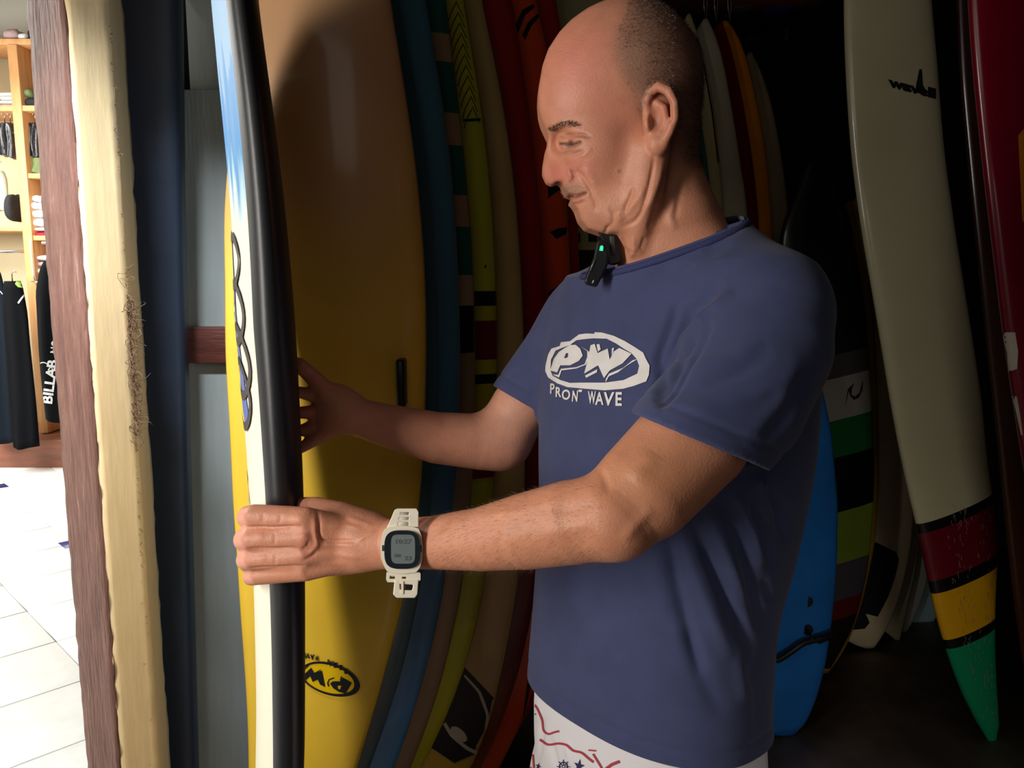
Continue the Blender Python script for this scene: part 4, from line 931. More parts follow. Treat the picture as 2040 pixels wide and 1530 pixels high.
# far arm and hand
armF = [('add', .02, chain_f([U(1160, 645, 1.12), U(1100, 735, 1.12), U(1037, 812, 1.11), U(998, 872, 1.10)], [.042, .042, .042, .039])),
        ('add', .02, chain_f([U(1000, 880, 1.10), U(955, 880, 1.09), U(870, 872, 1.07), U(780, 850, 1.045), U(716, 832, 1.025), U(690, 822, 1.02)], [.038, .0385, .0350, .0290, .0245, .0265])),
        ('add', .012, ell_f(U(672, 812, 1.018), (.026, .018, .030)))]
def ff(pts, r): return ('add', .008, chain_f([U(*p) for p in pts], r))
handF = [ff([(690, 812, 1.02), (648, 776, 1.008), (615, 744, 1.0), (596, 727, .99), (578, 722, .985)], [.020, .0115, .0098, .0090, .0075]),
         ff([(680, 815, 1.01), (630, 790, 1.01), (600, 782, 1.0), (580, 780, .99)], [.016, .0085, .0075, .0068]),
         ff([(680, 820, 1.01), (630, 820, 1.01), (600, 822, 1.0), (580, 823, .99)], [.016, .0085, .0078, .0070]),
         ff([(680, 826, 1.01), (632, 846, 1.01), (602, 857, 1.0), (580, 860, .99)], [.016, .0082, .0074, .0066]),
         ff([(690, 830, 1.01), (640, 868, 1.005), (612, 885, .995), (590, 898, .985)], [.016, .0088, .0074, .0062])]
fine = [('group', .012, [('group', .02, hp), ('group', .004, ear(1)), ('group', .004, ear(-1))]), ('group', .02, neck),
        ('group', .02, armN), ('group', .01, handN), ('group', .02, armF), ('group', .01, handF)]
# torso and legs under the clothes
def tor(off, z_hi=None):
    ys = [(560, 1345), (640, 1342), (760, 1342), (900, 1335), (1050, 1322), (1200, 1296), (1350, 1284), (1500, 1286), (1650, 1292)]
    A_ = [.150, .170, .178, .176, .168, .160, .164, .170, .172]; B_ = [.080, .112, .135, .138, .134, .126, .128, .130, .12]
    zs = []; cs = []
    for (py, px) in ys:
        p = U(px, py, 1.0); zs.append(p[2]); cs.append((p[0], p[1]))
    o = np.argsort(zs); zs = np.array(zs)[o]; cs = np.array(cs)[o]; A = np.array(A_)[o]+off; B = np.array(B_)[o]+off
    return zs, cs, A, B
zs_, cs_, A0, B0 = tor(-.030)
coarse = [('add', .03, loft_f(zs_, cs_, A0, B0, lt, ft)), ('group', .03, neck[3:]), ('add', .03, cap_f(U(1160, 645, 1.12), U(1100, 735, 1.12), .040, .040)), ('add', .03, cap_f(aS, U(1450, 765, .83), .050, .050))]
hc = np.array((U(1300, 1500, 1.0)[0], 1.0))
knees = []
for s in (1, -1):
    c = hc+lt*.092*s
    hipp = (c[0], c[1], .72); kn = (c[0]+ft[0]*.03, c[1]+ft[1]*.03, .47); an = (c[0], c[1], .085)
    toe = (c[0]+ft[0]*.17, c[1]+ft[1]*.17, .026); heel = (c[0]-ft[0]*.04, c[1]-ft[1]*.04, .036)
    knees.append((hipp, kn))
    coarse += [('add', .03, chain_f([hipp, kn], [.088, .056])), ('add', .02, chain_f([kn, (c[0]-ft[0]*.02, c[1]-ft[1]*.02, .33), an], [.054, .056, .034])),
               ('add', .02, chain_f([heel, an, toe], [.034, .036, .024]))]
def regf(C):
    return (C[:, 2] > 1.30) & (C[:, 0] > 0) | (C[:, 0] < .25) & (C[:, 2] > .95) & (C[:, 1] < 1.25)
Vf, Ff = mesh_ops(fine, (-.42, .66, .98), (.50, 1.24, 1.86), .00145)
Nf = vnormals(Vf, Ff)
headsel = (Vf[:, 2] > 1.30) & (Vf[:, 0] > 0.0)
hs = np.clip((Vf[:, 2]-1.40)/.02, 0, 1)*(Vf[:, 0] > 0)
head_strokes = [
    ([(1116,286),(1130,290),(1144,289),(1160,281)], 3, -.0034), ([(1120,282),(1134,280),(1150,278),(1166,274)], 3, .0010), ([(1118,273),(1140,268),(1160,268),(1178,274)], 3.5, -.0028),
    ([(1124,300),(1142,308),(1166,300)], 4, -.0020), ([(1150,312),(1166,306),(1180,295)], 5, .0008),
    ([(1098,256),(1120,249),(1140,248),(1158,254)], 6, .0012),
    ([(1133,391),(1148,391),(1160,388),(1170,383)], 3, -.0038), ([(1138,399),(1150,400),(1162,394)], 4, .0012), ([(1140,408),(1156,406),(1168,400)], 4, -.0009),
    ([(1130,382),(1144,382),(1158,380)], 5, .0006),
    ([(1136,338),(1142,348),(1142,358),(1132,366)], 3, -.0034), ([(1128,340),(1136,346),(1137,355)], 4, .0008),
    ([(1146,336),(1160,352),(1174,374),(1182,392)], 5, -.0024), ([(1160,334),(1176,352),(1188,374)], 9, .0014),
    ([(1176,386),(1186,402),(1188,422)], 5, -.0014),
    ([(1262,372),(1256,392),(1248,410),(1244,424)], 4, -.0022), ([(1283,372),(1275,390),(1262,408),(1250,428)], 6, .0014),
    ([(1213,412),(1224,428),(1220,446),(1205,458)], 5, -.0016), ([(1204,466),(1212,450)], 3, -.0020), ([(1228,425),(1240,440)], 8, .0014),
    ([(1304,305),(1300,340),(1290,385),(1278,425),(1262,445),(1235,452)], 4.5, -.0026), ([(1320,320),(1312,360),(1296,400),(1270,440)], 7, .0016),
    ([(1330,340),(1318,380),(1304,420),(1290,460)], 5, -.0016), ([(1345,390),(1335,430),(1345,460)], 8, .0016), ([(1360,360),(1350,400),(1345,440)], 6, -.0012), ([(1236,490),(1250,500),(1275,505)], 4, -.001), ([(1260,470),(1264,500),(1250,520)], 5, .0012), ([(1285,470),(1275,500)], 4, -.0012),
    
    ([(1232,341)], 3, .0010), ([(1102,300),(1104,320)], 5, .0004), ([(1120,322),(1135,332)], 6, -.0006),
]
Vf = sculpt(Vf, Nf, head_strokes, mirrorY=YH, sel=hs)
arm_strokes = [
    ([(490,1050),(545,1052),(575,1050),(604,1048)], 3, -.0030), ([(490,1093),(545,1094),(596,1092)], 3, -.0030), ([(492,1132),(550,1131),(610,1127)], 3, -.0028), ([(640,1100),(690,1108),(730,1112)], 5, .0009), ([(640,1122),(690,1124)], 5, .0007), ([(560,1024),(556,1044)], 3, -.0008), ([(548,1062),(546,1086)], 3, -.0008), ([(549,1104),(547,1126)], 3, -.0008), ([(655,1050),(690,1046),(720,1052)], 4, .0008),
    ([(632,1014),(636,1040),(634,1062),(640,1076),(668,1079),(712,1078)], 4, -.0022), ([(625,1030),(628,1060),(632,1085),(615,1105),(600,1112)], 5, .0018), ([(712,1078),(732,1066),(748,1058)], 4, .0010), ([(600,1096),(612,1088),(616,1076)], 4, -.0012), ([(600,1118),(620,1108),(632,1098)], 4, -.0014), ([(645,1085),(690,1085),(712,1090)], 5, .0010),
    ([(605,1068)], 12, .0022), ([(598,1104)], 12, .0020), ([(595,1035)], 12, .0018), ([(600,1138)], 9, .0014), ([(525,1022),(522,1044)], 5, -.0007), ([(520,1070)], 8, .0008), ([(523,1112)], 8, .0008),
    ([(690,1030),(720,1040),(745,1048)], 5, .0008),
    ([(1192,930),(1205,955),(1215,985)], 9, -.0012), ([(1240,1080),(1262,1050),(1300,1010)], 12, .0016),  ([(1180,1040),(1120,1060),(1060,1066)], 18, .0012), ([(1300,900),(1260,960)], 22, .0015),
    ([(1150,985),(1050,1015),(950,1035)], 9, .0008), ([(1190,1000),(1150,1015),(1100,1020)], 12, -.0010)]
Nf = vnormals(Vf, Ff)
Vf = sculpt(Vf, Nf, arm_strokes, sel=((Vf[:, 2] < 1.34) & (Vf[:, 1] < .93)).astype(float))
Vc, Fc = mesh_ops(coarse, (-.1, .6, -.02), (.62, 1.4, 1.48), .006)
nfv = len(Vf)
Vb = np.concatenate([Vf, Vc]); Fb = np.concatenate([Ff, Fc+nfv])
# --- skin colours by area, with shade painted into creases, nostril and ear hollow
Wm = Vf.copy(); fm = (Vf[:, 1] > YH) & headsel; Wm[fm, 1] = 2*YH-Wm[fm, 1]
PX, PY = proj(Wm); hsel = headsel.astype(float)
base = np.array(srgb(208, 142, 112)[:3]); col = np.tile(base, (len(Vb), 1))
def tint(cl, cx, cy, rx, ry, amt, sel=None, soft=1.0):
    g = np.exp(-(((PX-cx)/rx)**2+((PY-cy)/ry)**2)**soft)*amt
    if sel is not None: g = g*sel
    col[:nfv] = col[:nfv]*(1-g[:, None])+np.array(srgb(*cl)[:3])*g[:, None]
def line(cl, pts, wd, amt, sel=None):
    d, t = seg_dist(PX, PY, smooth_curve(pts, 24, .04)); g = np.exp(-(d/wd)**2)*amt
    if sel is not None: g = g*sel
    col[:nfv] = col[:nfv]*(1-g[:, None])+np.array(srgb(*cl)[:3])*g[:, None]
tint((214, 128, 110), 1150, 130, 80, 100, .7, hsel); tint((200, 112, 100), 1105, 345, 26, 26, .7, hsel); tint((208, 120, 104), 1160, 335, 40, 22, .55, hsel); tint((200, 124, 108), 1230, 250, 30, 50, .4, hsel)
tint((165, 122, 98), 1145, 376, 26, 13, .8, hsel, 1.6); tint((186, 104, 92), 1152, 396, 17, 5, .6, hsel); tint((170, 118, 98), 1185, 440, 40, 26, .4, hsel); tint((196, 110, 92), 1325, 230, 22, 60, .35, hsel)
line((92, 50, 46), [(1133, 391), (1150, 391), (1168, 384)], 2.4, .9, hsel); tint((60, 30, 28), 1108, 364, 6, 3.5, .8, hsel); line((150, 84, 76), [(1136,340),(1142,350),(1141,360),(1132,366)], 3, .6, hsel); line((62, 42, 40), [(1116, 286), (1132, 289), (1145, 288), (1156, 283)], 2.8, .95, hsel); line((150, 96, 80), [(1118,273),(1140,268),(1160,268),(1176,273)], 3, .6, hsel); tint((150, 98, 88), 1140, 300, 24, 8, .4, hsel); tint((45, 34, 34), 1137, 284, 6, 5, .9, hsel)  # mouth line, nostril, nose-wing groove and lid crease carry painted shade
tint((130, 66, 58), 1232, 341, 4, 3, .6, hsel); tint((95, 50, 44), 1307, 245, 6, 14, .6, hsel)  # mole, then shade painted into the ear hollow
as_ = ((Vf[:, 2] < 1.30) & (Vf[:, 1] < .93)).astype(float)
tint((206, 140, 112), 600, 1085, 30, 60, .5, as_); tint((200, 118, 100), 610, 1080, 18, 30, .4, as_); tint((196, 132, 96), 1050, 1060, 190, 90, .55, as_); tint((190, 128, 88), 1300, 950, 120, 90, .7, as_); tint((212, 140, 124), 485, 1090, 14, 80, .5, as_)
fa = ((Vf[:, 2] < 1.33) & (Vf[:, 1] > 1.0)).astype(float)
tint((205, 158, 138), 1020, 840, 90, 80, .5, fa)
# short hair: dark crown and back, greyer temple, and the shaven shadow on the scalp
def hairmask(x, y):
    line_x = np.interp(y, [0, 20, 50, 80, 110, 140, 165, 190, 215, 232, 260, 300, 330], [1245, 1240, 1228, 1218, 1216, 1226, 1240, 1256, 1258, 1268, 1330, 1345, 1350])
    return np.clip((x-line_x+10)/42.0, 0, 1)*np.clip((345-y)/30.0, 0, 1)
hm = hairmask(PX, PY)*hsel
earz = (((PX-1316)/36)**2+((PY-236)/74)**2 < 1) & headsel & (np.abs(Vf[:, 1]-YH) > .066)
hm[earz] = 0
dk = np.clip((PX-1270)/60.0, 0, 1)*.75+.25*np.clip((110-PY)/60, 0, 1)
hc1 = np.array(srgb(150, 118, 98)[:3]); hc2 = np.array(srgb(52, 38, 32)[:3])
hcol = hc1*(1-dk[:, None])+hc2*dk[:, None]
col[:nfv] = col[:nfv]*(1-.72*hm[:, None])+hcol*(.72*hm[:, None])

man = empty('person', (hc[0], hc[1], 0), 'bald man in a navy t-shirt and white printed shorts, gripping a black-railed surfboard', 'person')
def skinmat():
    m, nt, b = newmat('skin')
    a = nt.nodes.new('ShaderNodeVertexColor'); a.layer_name = 'tone'
    n = nt.nodes.new('ShaderNodeTexNoise'); n.inputs['Scale'].default_value = 55; n.inputs['Detail'].default_value = 6
    tc = nt.nodes.new('ShaderNodeTexCoord'); nt.links.new(tc.outputs['Object'], n.inputs['Vector'])
    hsn = nt.nodes.new('ShaderNodeHueSaturation'); mr = nt.nodes.new('ShaderNodeMapRange')
    mr.inputs['To Min'].default_value = .82; mr.inputs['To Max'].default_value = 1.16
    nt.links.new(n.outputs[0], mr.inputs['Value']); nt.links.new(mr.outputs[0], hsn.inputs['Value']); nt.links.new(a.outputs[0], hsn.inputs['Color'])
    nt.links.new(hsn.outputs[0], b.inputs['Base Color'])
    b.inputs['Roughness'].default_value = .47; b.inputs['Specular IOR Level'].default_value = .42
    b.inputs['Subsurface Weight'].default_value = .12; b.inputs['Subsurface Radius'].default_value = (1, .35, .2); b.inputs['Subsurface Scale'].default_value = .006
    n2 = nt.nodes.new('ShaderNodeTexNoise'); n2.inputs['Scale'].default_value = 420; n2.inputs['Detail'].default_value = 3; nt.links.new(tc.outputs['Object'], n2.inputs['Vector'])
    bp = nt.nodes.new('ShaderNodeBump'); bp.inputs['Strength'].default_value = .5; bp.inputs['Distance'].default_value = .0008
    nt.links.new(n2.outputs[0], bp.inputs['Height']); nt.links.new(bp.outputs[0], b.inputs['Normal'])
    return m
SKIN = skinmat()
body = mk('body', Vb, Fb, SKIN, man)
ca = body.data.color_attributes.new('tone', 'FLOAT_COLOR', 'POINT')
ca.data.foreach_set('color', np.concatenate([col, np.ones((len(col), 1))], 1).astype(np.float32).ravel())
# hair: thousands of short stiff bristles, eyebrows and lashes likewise
def bristles(name, idx, n, ln, wd, lean, mat, kind='stuff'):
    N2 = vnormals(Vf, Ff)
    pick = rng.choice(idx, n); P = Vf[pick]+rng.normal(0, .0006, (n, 3)); Nn = N2[pick]
    D = Nn+np.array(lean)+rng.normal(0, .25, (n, 3)); D /= np.linalg.norm(D, axis=1, keepdims=True)
    S = np.cross(D, rng.normal(0, 1, (n, 3))); S /= np.linalg.norm(S, axis=1, keepdims=True)
    L_ = (ln*rng.uniform(.6, 1.2, n))[:, None]
    T = P+D*L_; A = P-Nn*.0004+S*wd; B = P-Nn*.0004-S*wd
    Cc = P-Nn*.0004+np.cross(D, S)*wd
    V = np.stack([A, B, Cc, T], 1).reshape(-1, 3); i = np.arange(n)[:, None]*4
    F = np.concatenate([i+[0, 1, 3], i+[1, 2, 3], i+[2, 0, 3]], 0)
    o = mk(name, V, F, mat, man, smooth=False); o['kind'] = kind; return o
HDARK = plain('hair_dark', srgb(52, 40, 35), .6); HGREY = plain('hair_grey', srgb(170, 158, 148), .6)
ih = np.nonzero(hm > .35)[0]
g = ih[(PX[ih] > 1285) | (PY[ih] < 95)]
bristles('hair', g, 9000, .0034, .00022, (0.25, 0, -.4), HDARK)
g2 = ih[(PX[ih] < 1345)]
bristles('hair', g2, 3200, .0032, .00020, (0.25, 0, -.5), HGREY)
ia = np.nonzero((Vf[:, 2] < 1.32) & (Vf[:, 1] < .90) & (PX > 862) & (PX < 1200) & (PY > 960))[0]
bristles('arm_hair', ia, 2600, .0075, .00010, (-.9, 0, -.7), plain('arm_hair', srgb(96, 66, 48), .6))
db, _ = seg_dist(PX, PY, smooth_curve([(1098, 256), (1112, 251), (1128, 246), (1148, 250)], 20, .04))
ib = np.nonzero((db < 4.5) & headsel & (np.abs(Vf[:, 1]-YH) > .008))[0]
bristles('eyebrow', ib, 900, .0050, .00022, (.6, 0, .35), plain('brow_hair', srgb(72, 56, 50), .6))
ds, _ = seg_dist(PX, PY, [(1236, 60), (1390, 200)])
um = np.nonzero(headsel & (((PX-1145)/22)**2+((PY-377)/9)**2 < 1))[0]
bristles('moustache', um, 500, .0016, .00014, (-.2, 0, -.6), plain('stubble', srgb(150, 128, 108), .6))

# ================================================================== t-shirt
zs_, cs_, A1, B1 = tor(0.0)
sh = [('add', .03, loft_f(zs_, cs_, A1, B1, lt, ft)),
      ('add', .05, chain_f([U(1345, 510, .975), U(1425, 540, .93), U(1512, 618, .868)], [.066, .064, .066])),
      ('add', .05, chain_f([U(1330, 520, .99), U(1240, 600, 1.06), U(1170, 655, 1.12)], [.060, .055, .050])),
      ('add', .03, chain_f([U(1345, 540, .975), U(1335, 420, .965)], [.088, .067])),
      ('add', .025, chain_f([U(1525, 630, .866), U(1512, 695, .85), U(1462, 800, .812), U(1385, 880, .785), U(1330, 960, .76)], [.070, .075, .072, .070, .068])),
      ('add', .025, chain_f([U(1160, 640, 1.12), U(1105, 720, 1.12), U(1040, 808, 1.115), U(993, 873, 1.11)], [.052, .052, .050, .048]))]
def slv(a, b, ax):
    m = (a+b)/2; v = m-np.array((0, 0, CAMZ)); n = np.cross(b-a, v); n /= np.linalg.norm(n)
    return m, (n if n@ax > 0 else -n)
sP, sN = slv(U(1258, 822, .785), U(1510, 928, .785), aE-aS)
fP, fN = slv(U(985, 770, 1.11), U(1088, 830, 1.11), U(990, 870, 1.11)-U(1100, 715, 1.12))
def plane_clip(P, n): P = f32(P); n = f32(n); return lambda Q: (Q-P)@n
sh[4] = ('group', .014, [(sh[4][0], .001, sh[4][2]), ('clip', .0008, plane_clip(sP, sN))])
sh[5] = ('group', .025, [(sh[5][0], .001, sh[5][2]), ('clip', .0008, plane_clip(fP, fN))])
Vs, Fs = mesh_ops(sh, (-.12, .58, .74), (.62, 1.42, 1.66), .0032)
Ns = vnormals(Vs, Fs)
folds = [
    # armpit bundle
    ([(1375,605),(1346,670),(1322,735),(1302,795)], 9, -.010), ([(1402,622),(1374,690),(1346,760),(1316,814)], 10, -.002),
    ([(1395,640),(1360,700),(1330,760),(1305,800)], 9, -0.0096), ([(1375,650),(1342,705),(1318,750)], 7, 0.0056), ([(1420,640),(1385,700),(1350,760),(1310,815)], 8, -0.0080), ([(1350,600),(1330,660),(1312,710),(1308,750)], 9, -0.0080), ([(1410,620),(1370,670),(1352,720)], 8, 0.0048),
    ([(1440,560),(1380,620),(1340,690)], 10, -0.0064), ([(1460,580),(1400,630),(1360,690)], 10, 0.0048),
    ([(1400,500),(1440,470),(1480,450)], 8, -0.0029), ([(1340,560),(1400,510),(1460,480)], 11, -0.0035),
    # sleeve
    ([(1300,790),(1400,770),(1480,740),(1540,700)], 16, -.0032), ([(1320,815),(1420,810),(1500,790),(1570,750)], 14, .0022), ([(1520,880),(1570,820),(1610,740)], 16, -.0030), ([(1360,740),(1440,720),(1520,680)], 16, .0020), ([(1480,880),(1560,800),(1590,700)], 18, .0016),
    # below arm, right flank
    ([(1330,1060),(1345,1150),(1370,1250),(1400,1350)], 14, -0.0077), ([(1380,1040),(1420,1130),(1460,1220),(1500,1300)], 12, -0.0100), ([(1350,1040),(1385,1140),(1420,1230),(1455,1310)], 17, 0.0063),
    ([(1440,1000),(1475,1080),(1500,1170),(1520,1260)], 11, -0.0100), ([(1410,1010),(1450,1110),(1485,1200)], 13, 0.0063), ([(1490,1000),(1520,1060),(1535,1130)], 10, -0.0094), ([(1470,990),(1500,1060),(1518,1130)], 10, 0.0075), ([(1525,960),(1555,1020),(1560,1080)], 11, -0.0088), ([(1510,950),(1540,1010)], 10, 0.0069),
    ([(1370,1250),(1400,1350),(1440,1430)], 18, -.0035), ([(1300,1080),(1310,1160),(1330,1240)], 18, .0020), ([(1490,1290),(1510,1380),(1515,1480)], 12, -.0040), ([(1470,1310),(1485,1400)], 14, .0025),
    ([(1120,1330),(1160,1260),(1200,1200)], 22, -.0016), ([(1100,1180),(1180,1240)], 30, .0012), ([(1520,1150),(1535,1200)], 8, -.004),
    ([(1110,640),(1095,720),(1092,800)], 8, -.0035), ([(1125,600),(1110,660)], 9, .0020), ([(1010,760),(1060,720),(1090,680)], 9, -.0020), ([(1040,790),(1080,750)], 8, .0015),
    ([(1190,560),(1250,560),(1320,530)], 18, .0012), ([(1280,850),(1200,930),(1150,980)], 24, -.0020)]
Vs = sculpt(Vs, Ns, folds)
rr = np.sin(Vs[:, 0]*23+1.3*np.sin(Vs[:, 2]*17))*np.sin(Vs[:, 2]*19+Vs[:, 1]*21)*.0008
Vs = Vs+Ns*rr[:, None]
SHIRT = plain('navy_cotton', srgb(66, 72, 108), .85, bump=(900, .25, .0006, 2), vary=.06, vscale=30, spec=.25)
SHIRT.node_tree.nodes['Principled BSDF'].inputs['Sheen Weight'].default_value = .15
bm = bmesh.new(); me = bpy.data.meshes.new('t'); me.vertices.add(len(Vs)); me.vertices.foreach_set('co', Vs.astype(np.float32).ravel()); me.loops.add(Fs.size)
me.loops.foreach_set('vertex_index', Fs.astype(np.int32).ravel()); me.polygons.add(len(Fs)); me.polygons.foreach_set('loop_start', (np.arange(len(Fs))*4).astype(np.int32)); me.update(calc_edges=True); me.validate()
bm.from_mesh(me); bpy.data.meshes.remove(me)
def cut(bm, P, n, sel):
    P = Vector(tuple(P)); n = Vector(tuple(n)).normalized()
    fs = [f for f in bm.faces if sel(f.calc_center_median())]
    geom = list({v for f in fs for v in f.verts})+list({e for f in fs for e in f.edges})+fs
    bmesh.ops.bisect_plane(bm, geom=geom, dist=1e-5, plane_co=P, plane_no=n)
    dead = [f for f in bm.faces if (f.calc_center_median()-P).dot(n) > 0 and sel(f.calc_center_median())]
    bmesh.ops.delete(bm, geom=dead, context='FACES')
    return P, n
def pl3(a, b, c, up):
    n = np.cross(b-a, c-a); n /= np.linalg.norm(n)
    return a, (n if n@np.array(up, float) > 0 else -n)
colP, colN = pl3(U(1222, 528, .955), U(1340, 499, .878), U(1462, 432, .965), (0, 0, 1))
cut(bm, colP, colN, lambda c: (c-Vector((.195, .97, 1.50))).length < .16 and c.z > 1.33)
def uncap(bm, P, n, c0, rad):
    P = Vector(tuple(P)); n = Vector(tuple(n)); c0 = Vector(tuple(c0))
    dead = [f for f in bm.faces if abs((f.calc_center_median()-P).dot(n)) < .0045 and (f.calc_center_median()-c0).length < rad and abs(f.normal.dot(n)) > .72]
    bmesh.ops.delete(bm, geom=dead, context='FACES')
def tidy(bm, P, n, c0, rad, it=8):
    P = Vector(tuple(P)); n = Vector(tuple(n)); c0 = Vector(tuple(c0))
    bv_ = {v for e in bm.edges if len(e.link_faces) == 1 for v in e.verts if (v.co-c0).length < rad}
    for _ in range(it):
        new = {}
        for v in bv_:
            nb = [e.other_vert(v) for e in v.link_edges if len(e.link_faces) == 1]
            if nb: new[v] = v.co*.4+sum((q.co for q in nb), Vector((0, 0, 0)))/len(nb)*.6
        for v, c in new.items(): v.co = c-n*((c-P).dot(n))*.5
bm.normal_update()
uncap(bm, sP, sN, U(1385, 872, .79), .10); uncap(bm, fP, fN, U(1037, 800, 1.11), .075)
tidy(bm, sP, sN, U(1385, 872, .79), .11); tidy(bm, fP, fN, U(1037, 800, 1.11), .085)
TS = BVHTree.FromPolygons([tuple(v) for v in Vs], [tuple(int(i) for i in f) for f in Fs])
def onshirt(px, py):
    p = Vector(tuple(U(px, py, 1.0))); o_ = Vector((0, 0, CAMZ)); h = TS.ray_cast(o_, (p-o_).normalized()); print('hem', px, py, h[0]); return np.array(h[0]) if h[0] is not None else U(px, py, .97)
hP, hN = pl3(onshirt(1062, 1375), onshirt(1215, 1482), onshirt(1500, 1516), (0, 0, -1))
cut(bm, hP, hN, lambda c: c.z < 1.06)
# keep largest piece
bm.verts.ensure_lookup_table()
lone = [v for v in bm.verts if not v.link_faces]; bmesh.ops.delete(bm, geom=lone, context='VERTS')
Vs2 = np.array([v.co[:] for v in bm.verts]); bm.verts.index_update(); Fs2 = [tuple(v.index for v in f.verts) for f in bm.faces]
bm.free()
# stitched hem line and cuff line pressed into the cloth, seen as a groove all the way round
def groove(V, P, n, off, wd, dep, sel):
    d = (V-np.array(P))@np.array(n)+off
    return np.exp(-(d/wd)**2)*dep*sel
me_s = mk('shirt', Vs2, Fs2, SHIRT, man)
nn = np.empty(len(Vs2)*3); me_s.data.vertices.foreach_get('normal', nn); nn = nn.reshape(-1, 3)
lowz = (Vs2[:, 2] < 1.06).astype(float)
dd = groove(Vs2, hP, hN, .020, .0035, .0022, lowz)
slz = ((np.linalg.norm(Vs2-U(1370, 920, .78), axis=1) < .13) & (Vs2[:, 1] < .86)).astype(float); dd += groove(Vs2, sP, sN, .020, .003, .0014, slz)
slf = ((np.linalg.norm(Vs2-U(1010, 835, 1.11), axis=1) < .1) & (Vs2[:, 1] > 1.04)).astype(float); dd += groove(Vs2, fP, fN, .018, .003, .0012, slf)
co = (Vs2-nn*dd[:, None]-np.array(wloc(man))).astype(np.float32); me_s.data.vertices.foreach_set('co', co.ravel()); me_s.data.update()
shirt = me_s
m = shirt.modifiers.new('thick', 'SOLIDIFY'); m.thickness = .0028; m.offset = -1
# collar band
def edge_ring(P, n, off, c0, rmax, nseg=72):
    """where the shirt meets the plane: sample radially"""
    T = BVHTree.FromPolygons([tuple(v) for v in Vs2], Fs2); n = Vector(tuple(n)); c = Vector(tuple(c0)); c = c-n*((c-Vector(tuple(P))).dot(n))-n*off
    u, v = frame_of(n); R = []
    for k in range(nseg):
        a = 2*math.pi*k/nseg; d = u*math.cos(a)+v*math.sin(a); h = T.ray_cast(c+d*rmax, -d)
        R.append(tuple(h[0]) if h[0] is not None else tuple(c+d*.07))
    return R
ring = edge_ring(colP, colN, .006, (.20, .965, 1.47), .14)
ring = [tuple(p) for p in smooth_curve(ring+[ring[0]], 72, .012)[:-1]]
V_, F_ = tube_vf(ring, .0042, 8, True)
mk('collar', V_, F_, plain('navy_rib', srgb(58, 62, 102), .85, bump=(500, .5, .001, 2), spec=.25), shirt)

# shirt print
WHITE = plain('white_print', srgb(226, 222, 218), .75, vary=.05, vscale=60)
Z = lambda u, v: (1060+u/7.846, 640+v/7.846)
ZL = lambda L: [Z(*p) for p in L]
parts = []
parts.append(curve_polys([ZL([(965,290),(790,290),(650,350),(560,400),(440,410),(330,460),(300,600),(290,760),(330,850),(450,930),(600,975),(750,970),(1150,975),(1440,930),(1640,840),(1680,700),(1660,590),(1600,500),(1440,440),(1250,330),(965,280),
                              (985,175),(1100,180),(1280,230),(1450,310),(1600,400),(1740,490),(1790,600),(1840,690),(1830,840),(1790,940),(1600,1010),(1430,1055),(1140,1080),(780,1050),(560,1030),(400,970),(260,880),(215,780),(220,690),(260,520),(310,430),(440,390),(460,330),(600,315),(740,210),(850,195),(980,200)])]))
parts.append(curve_polys([ZL([(290,770),(400,800),(450,690),(600,690),(740,620),(800,540),(760,430),(690,370),(600,375),(520,420),(430,480),(350,590)]), ZL([(510,575),(540,500),(575,500),(570,560),(540,580)])]))
parts.append(curve_polys([ZL([(455,745),(700,720),(830,670),(870,560),(870,470),(775,400),(840,440),(900,480),(890,580),(850,680),(700,740),(470,770)])]))
parts.append(curve_polys([ZL([(320,830),(420,840),(450,760),(475,760),(430,880)])]))
parts.append(curve_polys([ZL([(820,820),(870,640),(900,500),(920,380),(985,355),(1030,500),(1190,430),(1220,600),(1290,470),(1370,420),(1560,510),(1420,660),(1220,770),(1130,890),(1040,690)])]))
parts.append(curve_polys([ZL([(1015,365),(1060,360),(1080,440),(1035,480)])])); parts.append(curve_polys([ZL([(1255,425),(1290,415),(1270,500),(1250,540)])]))
parts.append(curve_polys([ZL([(835,850),(1030,750),(1020,800),(850,885)])])); parts.append(curve_polys([ZL([(1160,900),(1210,820),(1430,730),(1580,610),(1660,590),(1480,700),(1350,800),(1210,860),(1155,960)])]))
parts[0] = curve_polys([ell_l for ell_l in [ZL([(985,175),(1100,180),(1280,230),(1450,310),(1600,400),(1740,490),(1790,600),(1840,690),(1830,840),(1790,940),(1600,1010),(1430,1055),(1140,1080),(780,1050),(560,1030),(400,970),(260,880),(215,780),(220,690),(260,520),(310,430),(440,390),(460,330),(600,315),(740,210),(850,195),(980,200)]),
     ZL([(965,270),(1170,275),(1320,350),(1440,430),(1560,500),(1640,590),(1680,700),(1650,820),(1440,920),(1150,960),(750,960),(600,965),(450,920),(330,850),(295,760),(305,600),(380,460),(500,410),(600,375),(700,300),(800,285)])]])
decal('print', parts, [shirt], WHITE, shirt, lift=.0014, maxlen=7)
txt = []
for ch, u0, u1, v0, v1 in [('P',285,362,975,1130),('R',370,465,1030,1180),('O',470,605,1070,1222),('N',630,722,1085,1250),("'",722,790,1075,1160),('W',885,1005,1095,1280),('A',1000,1125,1110,1300),('V',1130,1285,1110,1310),('E',1300,1410,1110,1315)]:
    sk = .12 if ch in 'NV' else .02
    txt.append(text_polys(ch, lambda u, v, a=u0, b=u1, c=v0, d=v1, s=sk: Z(a+(b-a)*u+(v-.35)*(d-c)*s, d-(d-c)*min(1.05, v/.70)), bold=.025))
decal('print_lettering', txt, [shirt], WHITE, shirt, lift=.0014, maxlen=7)

